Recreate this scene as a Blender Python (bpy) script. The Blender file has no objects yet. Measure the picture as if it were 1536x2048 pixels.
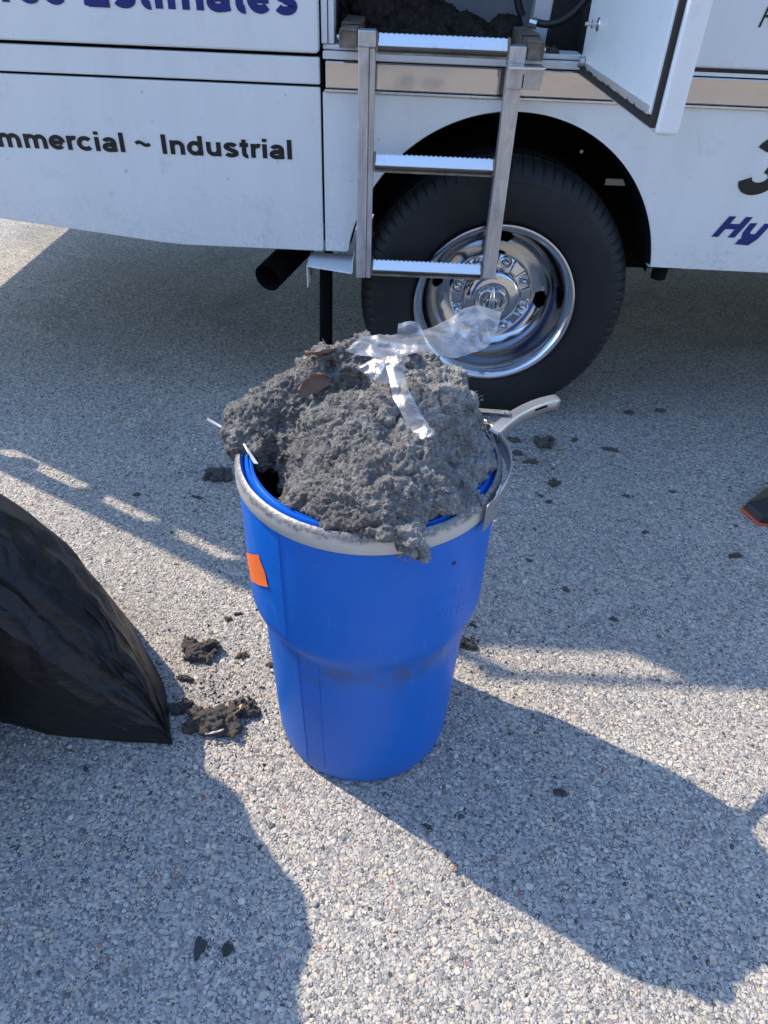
import bpy, math, random
import numpy as np
from mathutils import Matrix, Vector
random.seed(7)
rng = np.random.default_rng(11)
sc = bpy.context.scene
COL = sc.collection
PI = math.pi

# ------------------------------------------------------------------ camera
CAM_H, PITCH, ROLL, FPX = 1.21, math.radians(39.1), math.radians(2.5), 1400.0
fw = np.array([0, math.cos(PITCH), -math.sin(PITCH)])
up0 = np.array([0, math.sin(PITCH), math.cos(PITCH)])
rt0 = np.array([1.0, 0, 0])
RT = math.cos(ROLL) * rt0 + math.sin(ROLL) * up0
UP = -math.sin(ROLL) * rt0 + math.cos(ROLL) * up0
CP = np.array([0, 0, CAM_H])
cam = bpy.data.cameras.new('camera')
cam.sensor_fit = 'VERTICAL'
cam.sensor_height = 36.0
cam.lens = FPX / 2048 * 36.0
cam.clip_start = 0.02
cam.clip_end = 3000
co = bpy.data.objects.new('camera', cam)
co.matrix_world = Matrix(((RT[0], UP[0], -fw[0], 0), (RT[1], UP[1], -fw[1], 0), (RT[2], UP[2], -fw[2], CAM_H), (0, 0, 0, 1)))
COL.objects.link(co)
sc.camera = co

# ------------------------------------------------------------------ light
SUN_EL = math.radians(47.5)
SD = np.array([0.875, -0.485, 0])          # travel direction of the light on the ground
SD = SD / np.linalg.norm(SD)
w = bpy.data.worlds.new('World'); sc.world = w; w.use_nodes = True
nt = w.node_tree
sky = nt.nodes.new('ShaderNodeTexSky'); sky.sky_type = 'NISHITA'; sky.sun_disc = False
sky.sun_elevation = SUN_EL
sky.sun_rotation = math.atan2(-SD[0], -SD[1])
sky.air_density = 1.0; sky.dust_density = 0.3; sky.ozone_density = 3.0
bg = nt.nodes['Background']; bg.inputs['Strength'].default_value = 0.15
mxs = nt.nodes.new('ShaderNodeMix'); mxs.data_type = 'RGBA'; mxs.blend_type = 'MULTIPLY'; mxs.inputs[0].default_value = 1.0; mxs.inputs[7].default_value = (.98, 1.0, 1.03, 1)
nt.links.new(sky.outputs[0], mxs.inputs[6]); nt.links.new(mxs.outputs[2], bg.inputs['Color'])
sl = bpy.data.lights.new('sun', 'SUN'); sl.energy = 2.05; sl.angle = math.radians(0.55); sl.color = (1.0, 0.86, 0.68)
so = bpy.data.objects.new('sun', sl); COL.objects.link(so)
d = Vector((SD[0] * math.cos(SUN_EL), SD[1] * math.cos(SUN_EL), -math.sin(SUN_EL)))
so.rotation_euler = d.to_track_quat('-Z', 'Y').to_euler()
so.location = (-3, 6, 6)
sc.view_settings.view_transform = 'Standard'
sc.view_settings.look = 'None'
sc.view_settings.gamma = 1
sc.view_settings.use_curve_mapping = False
sc.view_settings.exposure = 1.66
sc.cycles.max_bounces = 8

# ------------------------------------------------------------------ layout helpers: a sight line met with a real plane
def ray(u, v): return fw + RT * (u - 768) / FPX - UP * (v - 1024) / FPX
def gnd(u, v, z=0.0):
    d = ray(u, v); return CP + d * (z - CAM_H) / d[2]
def pl(u, v, Y):
    d = ray(u, v); return CP + d * Y / d[1]

# ------------------------------------------------------------------ noise
def _hash(ix, iy, iz, s):
    h = (ix.astype(np.int64) * 374761393 + iy.astype(np.int64) * 668265263 + iz.astype(np.int64) * 2147483647 + s * 974634131) & 0xffffffff
    h = ((h ^ (h >> 13)) * 1274126177) & 0xffffffff
    h = ((h ^ (h >> 16)) * 2246822519) & 0xffffffff
    return ((h ^ (h >> 15)) & 0xffffff) / float(0xffffff)
def vnoise(P, freq, s=0):
    Q = np.asarray(P, float) * freq; I = np.floor(Q); f = Q - I; f = f * f * (3 - 2 * f); I = I.astype(np.int64)
    r = 0
    for a in (0, 1):
        wx = f[..., 0] if a else 1 - f[..., 0]
        for b in (0, 1):
            wy = f[..., 1] if b else 1 - f[..., 1]
            for c in (0, 1):
                wz = f[..., 2] if c else 1 - f[..., 2]
                r = r + wx * wy * wz * _hash(I[..., 0] + a, I[..., 1] + b, I[..., 2] + c, s)
    return r * 2 - 1
def fbm(P, freq, octv=3, s=0, gain=.5):
    r = 0; a = 1
    for o in range(octv):
        r = r + a * vnoise(P, freq * 2 ** o, s + o * 17); a *= gain
    return r
def worley(P, freq, s=0):
    Q = np.asarray(P, float) * freq; I = np.floor(Q).astype(np.int64); best = np.full(Q.shape[:-1], 9.0)
    for a in (-1, 0, 1):
        for b in (-1, 0, 1):
            for c in (-1, 0, 1):
                J = I + np.array([a, b, c])
                d2 = 0
                for k in range(3):
                    d2 = d2 + (J[..., k] + _hash(J[..., 0], J[..., 1], J[..., 2], s + 31 * (k + 1)) - Q[..., k]) ** 2
                best = np.minimum(best, d2)
    return np.sqrt(best)

# ------------------------------------------------------------------ mesh helpers
class MB:
    def __init__(s): s.v = []; s.f = []
    def add(s, v, f):
        n = len(s.v); s.v += [tuple(map(float, q)) for q in v]; s.f += [tuple(int(i) + n for i in q) for q in f]; return s
    def box(s, x0, x1, y0, y1, z0, z1, rx=0.0):
        P = np.array([(x, y, z) for x in (x0, x1) for y in (y0, y1) for z in (z0, z1)], float)
        if rx:
            c = P.mean(0); Q = P - c; cs, sn = math.cos(rx), math.sin(rx)
            P = c + np.stack([Q[:, 0], cs * Q[:, 1] - sn * Q[:, 2], sn * Q[:, 1] + cs * Q[:, 2]], 1)
        return s.add(P, [(0, 1, 3, 2), (4, 6, 7, 5), (0, 4, 5, 1), (2, 3, 7, 6), (0, 2, 6, 4), (1, 5, 7, 3)])
    def prism(s, poly, y0, y1):
        """poly: (x,z) counter-clockwise seen from -Y"""
        n = len(poly)
        v = [(x, y0, z) for x, z in poly] + [(x, y1, z) for x, z in poly]
        f = [tuple(range(n)), tuple(range(2 * n - 1, n - 1, -1))]
        for i in range(n):
            j = (i + 1) % n; f.append((i, i + n, j + n, j))
        return s.add(v, f)
    def tube(s, path, r, n=8, caps=True):
        path = [np.array(p, float) for p in path]; rs = r if hasattr(r, '__len__') else [r] * len(path)
        v = []; f = []
        t0 = path[1] - path[0]; ref = np.array([0, 0, 1.0]) if abs(t0[2]) < .9 * np.linalg.norm(t0) else np.array([1.0, 0, 0])
        for i, p in enumerate(path):
            t = path[min(i + 1, len(path) - 1)] - path[max(i - 1, 0)]; t = t / (np.linalg.norm(t) + 1e-9)
            a = np.cross(t, ref); a /= np.linalg.norm(a) + 1e-9; b = np.cross(t, a); ref = np.cross(a, t)
            for k in range(n):
                th = 2 * PI * k / n; v.append(p + rs[i] * (math.cos(th) * a + math.sin(th) * b))
        for i in range(len(path) - 1):
            for k in range(n):
                k2 = (k + 1) % n; f.append((i * n + k, i * n + k2, (i + 1) * n + k2, (i + 1) * n + k))
        if caps: f.append(tuple(range(n - 1, -1, -1))); f.append(tuple((len(path) - 1) * n + k for k in range(n)))
        return s.add(v, f)
    def lathe(s, prof, c, axis='z', n=64, skip=None, a0=0.0, a1=2 * PI):
        """prof (r, h) along the axis; axis z: up, axis y: along +Y"""
        full = abs(a1 - a0 - 2 * PI) < 1e-6; m = n if full else n + 1
        v = []
        for r, h in prof:
            for k in range(m):
                th = a0 + (a1 - a0) * k / n
                if axis == 'z': v.append((c[0] + r * math.cos(th), c[1] + r * math.sin(th), c[2] + h))
                else: v.append((c[0] + r * math.cos(th), c[1] + h, c[2] + r * math.sin(th)))
        f = []
        for i in range(len(prof) - 1):
            for k in range(n):
                k2 = (k + 1) % m
                if skip and skip(i, k): continue
                q = (i * m + k, i * m + k2, (i + 1) * m + k2, (i + 1) * m + k)
                f.append(q if axis == 'z' else q[::-1])
        return s.add(v, f)
    def grid(s, P):
        P = np.asarray(P); a, b = P.shape[:2]
        return s.add(P.reshape(-1, 3), [(i * b + j, i * b + j + 1, (i + 1) * b + j + 1, (i + 1) * b + j) for i in range(a - 1) for j in range(b - 1)])

def wloc(o):
    p = np.zeros(3)
    while o is not None:
        p = p + np.array(o.location); o = o.parent
    return p
def make(name, v, f, mat, parent=None, origin=None, smooth=None, bevel=0, bseg=2):
    v = np.asarray(v, float)
    if parent is not None: org = wloc(parent)
    elif origin is not None: org = np.asarray(origin, float)
    else: org = np.array([(v[:, 0].min() + v[:, 0].max()) / 2, (v[:, 1].min() + v[:, 1].max()) / 2, v[:, 2].min()])
    me = bpy.data.meshes.new(name)
    me.from_pydata((v - org).tolist(), [], [tuple(int(i) for i in q) for q in f] if not isinstance(f, np.ndarray) else f.tolist())
    me.update()
    if mat: me.materials.append(mat)
    o = bpy.data.objects.new(name, me); COL.objects.link(o)
    if parent is not None: o.parent = parent
    else: o.location = org
    if smooth is not None:
        if smooth >= 180: me.shade_smooth()
        else: me.set_sharp_from_angle(angle=math.radians(smooth)); me.shade_smooth() if False else None
        for p in me.polygons: p.use_smooth = True
        if smooth < 180: me.set_sharp_from_angle(angle=math.radians(smooth))
    if bevel:
        b = o.modifiers.new('bevel', 'BEVEL'); b.width = bevel; b.segments = bseg; b.limit_method = 'ANGLE'; b.angle_limit = math.radians(40)
    return o
def mk(name, mb, mat, parent=None, **k): return make(name, np.array(mb.v), mb.f, mat, parent, **k)
def tag(o, label, cat, group=None, kind=None):
    o['label'] = label
    if cat: o['category'] = cat
    if group: o['group'] = group
    if kind: o['kind'] = kind
    return o
def empty(name, loc):
    o = bpy.data.objects.new(name, None); o.empty_display_size = .1; o.location = loc; COL.objects.link(o); return o

def surface_nets(f, org, h):
    nx, ny, nz = f.shape; s = f < 0
    cs = np.zeros((nx - 1, ny - 1, nz - 1), np.int8)
    offs = [(a, b, c) for a in (0, 1) for b in (0, 1) for c in (0, 1)]
    for a, b, c in offs: cs += s[a:nx - 1 + a, b:ny - 1 + b, c:nz - 1 + c]
    act = (cs > 0) & (cs < 8); idx = np.argwhere(act)
    cid = -np.ones(act.shape, np.int64); cid[tuple(idx.T)] = np.arange(len(idx))
    acc = np.zeros((len(idx), 3)); cnt = np.zeros(len(idx))
    for i, A in enumerate(offs):
        for B in offs[i + 1:]:
            if sum(abs(p - q) for p, q in zip(A, B)) != 1: continue
            fa = f[tuple((idx + A).T)]; fb = f[tuple((idx + B).T)]; m = (fa < 0) != (fb < 0)
            t = np.where(m, fa / np.where(m, fa - fb, 1), 0)
            acc += m[:, None] * (np.array(A) + t[:, None] * (np.array(B) - np.array(A))); cnt += m
    V = (idx + acc / cnt[:, None]) * h + org
    F = []
    for ax in range(3):
        sl0 = [slice(None)] * 3; sl1 = [slice(None)] * 3; sl0[ax] = slice(0, -1); sl1[ax] = slice(1, None)
        d = np.argwhere(s[tuple(sl0)] != s[tuple(sl1)]); o1, o2 = [(1, 2), (2, 0), (0, 1)][ax]
        ok = (d[:, o1] > 0) & (d[:, o2] > 0) & (d[:, o1] < f.shape[o1] - 1) & (d[:, o2] < f.shape[o2] - 1)
        d = d[ok]; ins = s[tuple(d.T)]
        def c(p, q):
            e = d.copy(); e[:, o1] -= p; e[:, o2] -= q; return cid[tuple(e.T)]
        q = np.stack([c(1, 1), c(0, 1), c(0, 0), c(1, 0)], 1)
        q[~ins] = q[~ins][:, ::-1]; F.append(q)
    return V, np.concatenate(F)
def vnormals(V, F):
    n = np.cross(V[F[:, 2]] - V[F[:, 0]], V[F[:, 3]] - V[F[:, 1]]); N = np.zeros_like(V)
    for k in range(4): np.add.at(N, F[:, k], n)
    return N / (np.linalg.norm(N, axis=1, keepdims=True) + 1e-12)

# ------------------------------------------------------------------ materials
class NG:
    def __init__(s, name):
        s.m = bpy.data.materials.new(name); s.m.use_nodes = True; s.t = s.m.node_tree
        s.b = s.t.nodes['Principled BSDF']; s.out = s.t.nodes['Material Output']
    def n(s, typ, **k):
        o = s.t.nodes.new('ShaderNode' + typ)
        for a, v in k.items():
            if hasattr(o, a) and not a.startswith('i_'): setattr(o, a, v)
        return o
    def l(s, a, b): s.t.links.new(a, b)
    def tc(s, kind='Object'): return s.n('TexCoord').outputs[kind]
    def noise(s, scale, detail=4, rough=.55, vec=None, dist=0):
        o = s.n('TexNoise'); o.inputs['Scale'].default_value = scale; o.inputs['Detail'].default_value = detail
        o.inputs['Roughness'].default_value = rough; o.inputs['Distortion'].default_value = dist
        s.l(vec if vec is not None else s.tc(), o.inputs['Vector']); return o.outputs['Fac']
    def ramp(s, fac, stops):
        o = s.n('ValToRGB'); e = o.color_ramp.elements
        while len(e) < len(stops): e.new(.5)
        for el, (p, c) in zip(e, stops):
            el.position = p; el.color = (c if hasattr(c, '__len__') else (c, c, c)) + (() if hasattr(c, '__len__') and len(c) == 4 else (1,)) if hasattr(c, '__len__') else (c, c, c, 1)
        s.l(fac, o.inputs[0]); return o.outputs['Color']
    def mix(s, fac, a, b, typ='MIX'):
        o = s.n('Mix'); o.data_type = 'RGBA'; o.blend_type = typ
        for i, x in ((0, fac), (6, a), (7, b)):
            if hasattr(x, 'is_linked') or hasattr(x, 'links'): s.l(x, o.inputs[i])
            elif i == 0: o.inputs[0].default_value = x
            else: o.inputs[i].default_value = tuple(x) + (1,) if len(x) == 3 else x
        return o.outputs[2]
    def math(s, op, a, b=0.0):
        o = s.n('Math'); o.operation = op
        for i, x in ((0, a), (1, b)):
            if hasattr(x, 'links'): s.l(x, o.inputs[i])
            else: o.inputs[i].default_value = x
        return o.outputs[0]
    def bump(s, h, strength=.3, dist=.002):
        o = s.n('Bump'); o.inputs['Strength'].default_value = strength; o.inputs['Distance'].default_value = dist
        s.l(h, o.inputs['Height']); s.l(o.outputs[0], s.b.inputs['Normal']); return o
    def set(s, **k):
        for a, v in k.items():
            i = s.b.inputs[a.replace('_', ' ')]
            if hasattr(v, 'links'): s.l(v, i)
            elif hasattr(v, '__len__') and len(v) == 3: i.default_value = tuple(v) + (1,)
            else: i.default_value = v
        return s

def plain(name, col, rough=.5, metal=0, var=.12, scale=30, bump=0, bscale=200):
    g = NG(name); n = g.noise(scale, 5, .6)
    c = g.mix(n, tuple(x * (1 - var) for x in col), tuple(min(1, x * (1 + var)) for x in col))
    g.set(Base_Color=c, Metallic=metal); g.set(Roughness=g.math('ADD', g.math('MULTIPLY', n, .15), rough - .07))
    if bump: g.bump(g.noise(bscale, 4), bump, .001)
    return g.m

def m_paint():
    g = NG('white_paint'); tc = g.tc('Generated'); ob = g.tc()
    mp = g.n('Mapping'); g.l(ob, mp.inputs[0]); mp.inputs['Scale'].default_value = (14, 14, 2.2)
    streak = g.noise(1.0, 6, .65, mp.outputs[0]); soft = g.noise(3.0, 4, .6)
    spots = g.ramp(g.noise(55, 3, .5), [(.0, 0), (.72, 0), (.76, 1)])
    sc_ = g.ramp(g.noise(9, 7, .75, dist=1.2), [(.56, 0), (.72, 1)])
    dirt = g.ramp(streak, [(.42, 0), (.75, 1)])
    c = g.mix(g.math('MULTIPLY', dirt, .30), (.70, .735, .742), (.54, .555, .56))
    c = g.mix(g.math('MULTIPLY', sc_, .42), c, (.40, .42, .44))
    c = g.mix(g.math('MULTIPLY', soft, .16), c, (.74, .77, .78))
    c = g.mix(g.math('MULTIPLY', spots, .35), c, (.15, .15, .16))
    sz = g.n('SeparateXYZ'); g.l(ob, sz.inputs[0]); spray = g.math('MULTIPLY', g.ramp(g.math('ADD', sz.outputs[2], g.math('MULTIPLY', g.noise(6, 5, .7), .25)), [(.62, 1), (.80, 0)]), g.ramp(g.noise(130, 5, .7), [(.40, 0), (.65, 1)]))
    c = g.mix(g.math('MULTIPLY', spray, .35), c, (.30, .29, .27))
    g.set(Base_Color=c, Roughness=g.math('ADD', g.math('MULTIPLY', dirt, .2), .34), Specular_IOR_Level=.45, Coat_Weight=.12, Coat_Roughness=.15)
    g.bump(g.noise(2.0, 3), .12, .02); return g.m
def m_chrome(name, rough=.07, tint=(.82, .84, .86), wav=.0, smudge=.12):
    g = NG(name); n = g.noise(26, 5, .6); sp = g.ramp(g.noise(120, 3), [(.62, 0), (.72, 1)])
    g.set(Base_Color=g.mix(g.math('MULTIPLY', sp, .4), tint, (.35, .33, .3)), Metallic=1.0, Roughness=g.math('ADD', g.math('MULTIPLY', n, smudge), rough))
    if wav: g.bump(g.noise(3.5, 2), wav, .02)
    return g.m
def m_steel():
    g = NG('worn_steel'); ob = g.tc(); mp = g.n('Mapping'); g.l(ob, mp.inputs[0]); mp.inputs['Scale'].default_value = (60, 60, 9)
    n = g.noise(1, 7, .7, mp.outputs[0], .6); n2 = g.noise(14, 6, .7)
    rust = g.ramp(n2, [(.50, 0), (.70, 1)]); sm = g.ramp(n, [(.38, 0), (.62, 1)])
    c = g.mix(sm, (.60, .61, .62), (.44, .44, .445)); c = g.mix(g.math('MULTIPLY', rust, .4), c, (.25, .215, .18))
    g.set(Base_Color=c, Metallic=.85, Roughness=g.math('ADD', g.math('MULTIPLY', n2, .3), .30)); g.bump(n, .15, .001); return g.m
def m_tube():
    g = NG('dirty_brown_steel'); n = g.noise(28, 6, .7); c = g.ramp(n, [(.3, (.10, .085, .07)), (.55, (.22, .19, .15)), (.75, (.36, .33, .29))])
    g.set(Base_Color=c, Metallic=.35, Roughness=.6); g.bump(g.noise(160, 4), .3, .001); return g.m
def m_alu():
    g = NG('brushed_aluminium'); ob = g.tc(); mp = g.n('Mapping'); g.l(ob, mp.inputs[0]); mp.inputs['Scale'].default_value = (6, 90, 90)
    n = g.noise(1, 6, .7, mp.outputs[0]); n2 = g.ramp(g.noise(30, 5), [(.6, 0), (.75, 1)])
    g.set(Base_Color=g.mix(g.math('MULTIPLY', n2, .5), (.80, .82, .84), (.45, .42, .40)), Metallic=.9, Roughness=g.math('ADD', g.math('MULTIPLY', n, .22), .26)); return g.m
def m_rubber():
    g = NG('tyre_rubber'); n = g.noise(10, 6, .65); fine = g.noise(160, 4)
    dust = g.ramp(n, [(.35, 0), (.75, 1)])
    sp = g.ramp(g.noise(240, 2), [(.72, 0), (.78, 1)])
    c = g.mix(g.math('MULTIPLY', dust, .6), (.012, .0125, .014), (.026, .026, .028)); c = g.mix(g.math('MULTIPLY', sp, .25), c, (.2, .19, .18))
    g.set(Base_Color=c, Roughness=.6, Specular_IOR_Level=.28); g.bump(fine, .15, .0006); return g.m
def m_dirt():
    g = NG('grey_lint_dirt'); n = g.noise(30, 6, .7); f = g.noise(330, 5, .75); k = g.noise(11, 3, .6)
    c = g.ramp(n, [(.30, (.065, .063, .060)), (.48, (.140, .135, .126)), (.68, (.27, .260, .243))])
    sx_ = g.n('SeparateXYZ'); g.l(g.tc(), sx_.inputs[0])
    c = g.mix(g.math('MULTIPLY', g.ramp(f, [(.47, 0), (.63, 1)]), .65), c, (.40, .39, .37))
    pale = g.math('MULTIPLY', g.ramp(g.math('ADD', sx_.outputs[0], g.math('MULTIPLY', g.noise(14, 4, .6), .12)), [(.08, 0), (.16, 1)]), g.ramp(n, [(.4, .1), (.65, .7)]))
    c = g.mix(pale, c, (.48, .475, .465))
    wet = g.ramp(g.noise(8, 4, .6, dist=.8), [(.52, 0), (.66, 1)]); c = g.mix(g.math('MULTIPLY', wet, .5), c, (.075, .070, .064)); c = g.mix(g.math('MULTIPLY', g.ramp(k, [(.55, 0), (.75, 1)]), .3), c, (.24, .21, .175))
    v = g.n('TexVoronoi'); v.inputs['Scale'].default_value = 240; g.l(g.tc(), v.inputs['Vector'])
    g.set(Base_Color=c, Roughness=.95, Specular_IOR_Level=.12, Sheen_Weight=.15)
    g.bump(g.math('ADD', f, g.math('MULTIPLY', v.outputs['Distance'], -.8)), 1.0, .005); return g.m
def m_dark_dirt(name='dark_soil', k=1.0):
    g = NG(name); n = g.noise(60, 6, .7); f = g.noise(420, 4, .7)
    c = g.ramp(n, [(.3, (.020 * k, .018 * k, .016 * k)), (.55, (.045 * k, .041 * k, .036 * k)), (.8, (.10 * k, .088 * k, .074 * k))])
    g.set(Base_Color=c, Roughness=.95, Specular_IOR_Level=.1); g.bump(f, .8, .003); return g.m
def m_blue():
    g = NG('blue_drum_plastic'); ob = g.tc(); sep = g.n('SeparateXYZ'); g.l(ob, sep.inputs[0]); X, Y, Z = sep.outputs
    n = g.noise(7, 5, .6); fine = g.noise(60, 5, .7)
    c = g.mix(n, (.002, .100, .46), (.004, .125, .55))
    # scuffs under the step, a smear on the right and grime near the rim and foot
    band = g.ramp(Z, [(.27, 0), (.315, 1), (.335, 1), (.352, 0)])
    front = g.ramp(g.math('MULTIPLY', Y, -1), [(.10, 0), (.16, 1)])
    sm = g.math('MULTIPLY', g.math('MULTIPLY', band, front), g.ramp(g.noise(26, 6, .7), [(.44, 0), (.60, 1)]))
    c = g.mix(g.math('MULTIPLY', sm, .60), c, (.07, .07, .075))
    right = g.ramp(X, [(.10, 0), (.14, 1)]); band2 = g.ramp(Z, [(.22, 0), (.27, 1), (.345, 1), (.36, 0)])
    mp = g.n('Mapping'); g.l(ob, mp.inputs[0]); mp.inputs['Scale'].default_value = (30, 30, 7)
    sm2 = g.math('MULTIPLY', g.math('MULTIPLY', right, band2), g.ramp(g.noise(1, 5, .6, mp.outputs[0]), [(.47, 0), (.62, 1)]))
    c = g.mix(g.math('MULTIPLY', sm2, .7), c, (.22, .20, .17))
    scr = g.ramp(g.noise(1.0, 5, .7, mp.outputs[0], 2.0), [(.60, 0), (.70, 1)])
    c = g.mix(g.math('MULTIPLY', scr, .30), c, (.12, .20, .50))
    spk = g.ramp(g.noise(75, 4, .6), [(.0, 0), (.66, 0), (.70, 1)]); c = g.mix(g.math('MULTIPLY', spk, .35), c, (.12, .11, .10))
    fade_ = g.ramp(g.noise(4.5, 6, .7, dist=1.0), [(.48, 0), (.75, 1)]); c = g.mix(g.math('MULTIPLY', fade_, .22), c, (.06, .17, .52))
    low = g.ramp(Z, [(.0, 1), (.09, 0)]); c = g.mix(g.math('MULTIPLY', g.math('MULTIPLY', low, fine), .25), c, (.18, .2, .25))
    g.set(Base_Color=c, Roughness=g.math('ADD', g.math('MULTIPLY', n, .14), .38), Specular_IOR_Level=.30)
    g.bump(g.math('ADD', g.noise(5, 3), g.math('MULTIPLY', fine, .06)), .25, .006); return g.m
def m_ring():
    g = NG('galvanised_ring'); ob = g.tc(); sep = g.n('SeparateXYZ'); g.l(ob, sep.inputs[0]); Z = sep.outputs[2]
    n = g.noise(45, 6, .7); k = g.ramp(g.noise(160, 5, .8), [(.35, 0), (.65, 1)])
    top = g.ramp(g.math('ADD', Z, g.math('MULTIPLY', g.math('SUBTRACT', n, .5), .030)), [(.6240, 0), (.6270, 1)])
    c = g.mix(n, (.43, .43, .425), (.56, .56, .555)); c = g.mix(g.math('MULTIPLY', g.ramp(n, [(.6, 0), (.75, 1)]), .18), c, (.36, .33, .29))
    c = g.mix(g.math('MULTIPLY', top, g.math('ADD', g.math('MULTIPLY', k, .5), .5)), c, (.085, .08, .072))
    g.set(Base_Color=c, Metallic=0.35, Roughness=.42); g.bump(g.math('ADD', k, g.math('MULTIPLY', top, 2)), .2, .0012); return g.m
def m_film():
    g = NG('clear_plastic_film'); t = g.t
    n = g.noise(60, 5, .65, dist=1.0); dirt = g.ramp(g.noise(45, 5), [(.55, 0), (.75, 1)])
    tr = g.n('BsdfTransparent'); tr.inputs[0].default_value = (.93, .95, .97, 1)
    tl = g.n('BsdfTranslucent'); g.l(g.mix(g.math('MULTIPLY', dirt, .4), (.30, .305, .31), (.24, .225, .20)), tl.inputs[0])
    df = g.n('BsdfDiffuse'); df.inputs[0].default_value = (.30, .315, .33, 1)
    gl = g.n('BsdfGlossy'); gl.inputs[0].default_value = (1, 1, 1, 1); gl.inputs['Roughness'].default_value = .32
    bu = g.n('Bump'); bu.inputs['Strength'].default_value = .35; bu.inputs['Distance'].default_value = .004; g.l(n, bu.inputs['Height'])
    for x in (tl, df, gl): g.l(bu.outputs[0], x.inputs['Normal'])
    a = g.n('MixShader'); a.inputs[0].default_value = .5; g.l(tl.outputs[0], a.inputs[1]); g.l(df.outputs[0], a.inputs[2])
    b = g.n('MixShader'); g.l(g.math('ADD', g.math('MULTIPLY', dirt, .25), .52), b.inputs[0]); g.l(tr.outputs[0], b.inputs[1]); g.l(a.outputs[0], b.inputs[2])
    c = g.n('MixShader'); fr = g.n('Fresnel'); fr.inputs[0].default_value = 1.5; g.l(bu.outputs[0], fr.inputs['Normal'])
    g.l(g.math('ADD', g.math('MULTIPLY', fr.outputs[0], .3), .02), c.inputs[0]); g.l(b.outputs[0], c.inputs[1]); g.l(gl.outputs[0], c.inputs[2])
    g.l(c.outputs[0], g.out.inputs[0]); return g.m
def m_bag():
    g = NG('black_bag_film'); ob = g.tc(); mp = g.n('Mapping'); g.l(ob, mp.inputs[0]); mp.inputs['Scale'].default_value = (1, 3.0, 3.0); mp.inputs['Rotation'].default_value = (0, .7, .2)
    n = g.noise(16, 6, .62, mp.outputs[0], .5); f = g.noise(150, 3, .6); dust = g.ramp(g.noise(5, 5, .65), [(.4, 0), (.75, 1)])
    c = g.mix(g.math('MULTIPLY', dust, .5), (.0085, .0085, .009), (.019, .018, .0175))
    g.set(Base_Color=c, Roughness=g.math('ADD', g.math('MULTIPLY', f, .08), .40), Specular_IOR_Level=.42)
    g.bump(g.math('ADD', n, g.math('MULTIPLY', g.noise(46, 4, .6, mp.outputs[0], 1.0), .25)), .75, .006); return g.m
STONE = [(0.0, (0.041, 0.041, 0.04)), (0.04, (0.144, 0.142, 0.138)), (0.15, (0.247, 0.241, 0.228)), (0.36, (0.355, 0.34, 0.314)), (0.62, (0.453, 0.428, 0.377)), (0.84, (0.567, 0.517, 0.432)), (0.905, (0.536, 0.418, 0.279)), (0.955, (0.639, 0.587, 0.502)), (0.99, (0.639, 0.587, 0.502)), (0.994, (0.309, 0.149, 0.093))]
def m_stone():
    g = NG('aggregate_stone'); r = g.n('NewGeometry').outputs['Random Per Island']
    c = g.ramp(r, STONE); n = g.noise(420, 4, .6)
    c = g.mix(g.math('MULTIPLY', g.ramp(n, [(.5, 0), (.75, 1)]), .45), c, (.14, .14, .145))
    big = g.ramp(g.noise(2.3, 3), [(.35, 0), (.7, 1)]); c = g.mix(g.math('MULTIPLY', big, .22), c, (.16, .16, .165))
    g.set(Base_Color=c, Roughness=.75, Specular_IOR_Level=.35); g.bump(n, .35, .0012); return g.m
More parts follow.
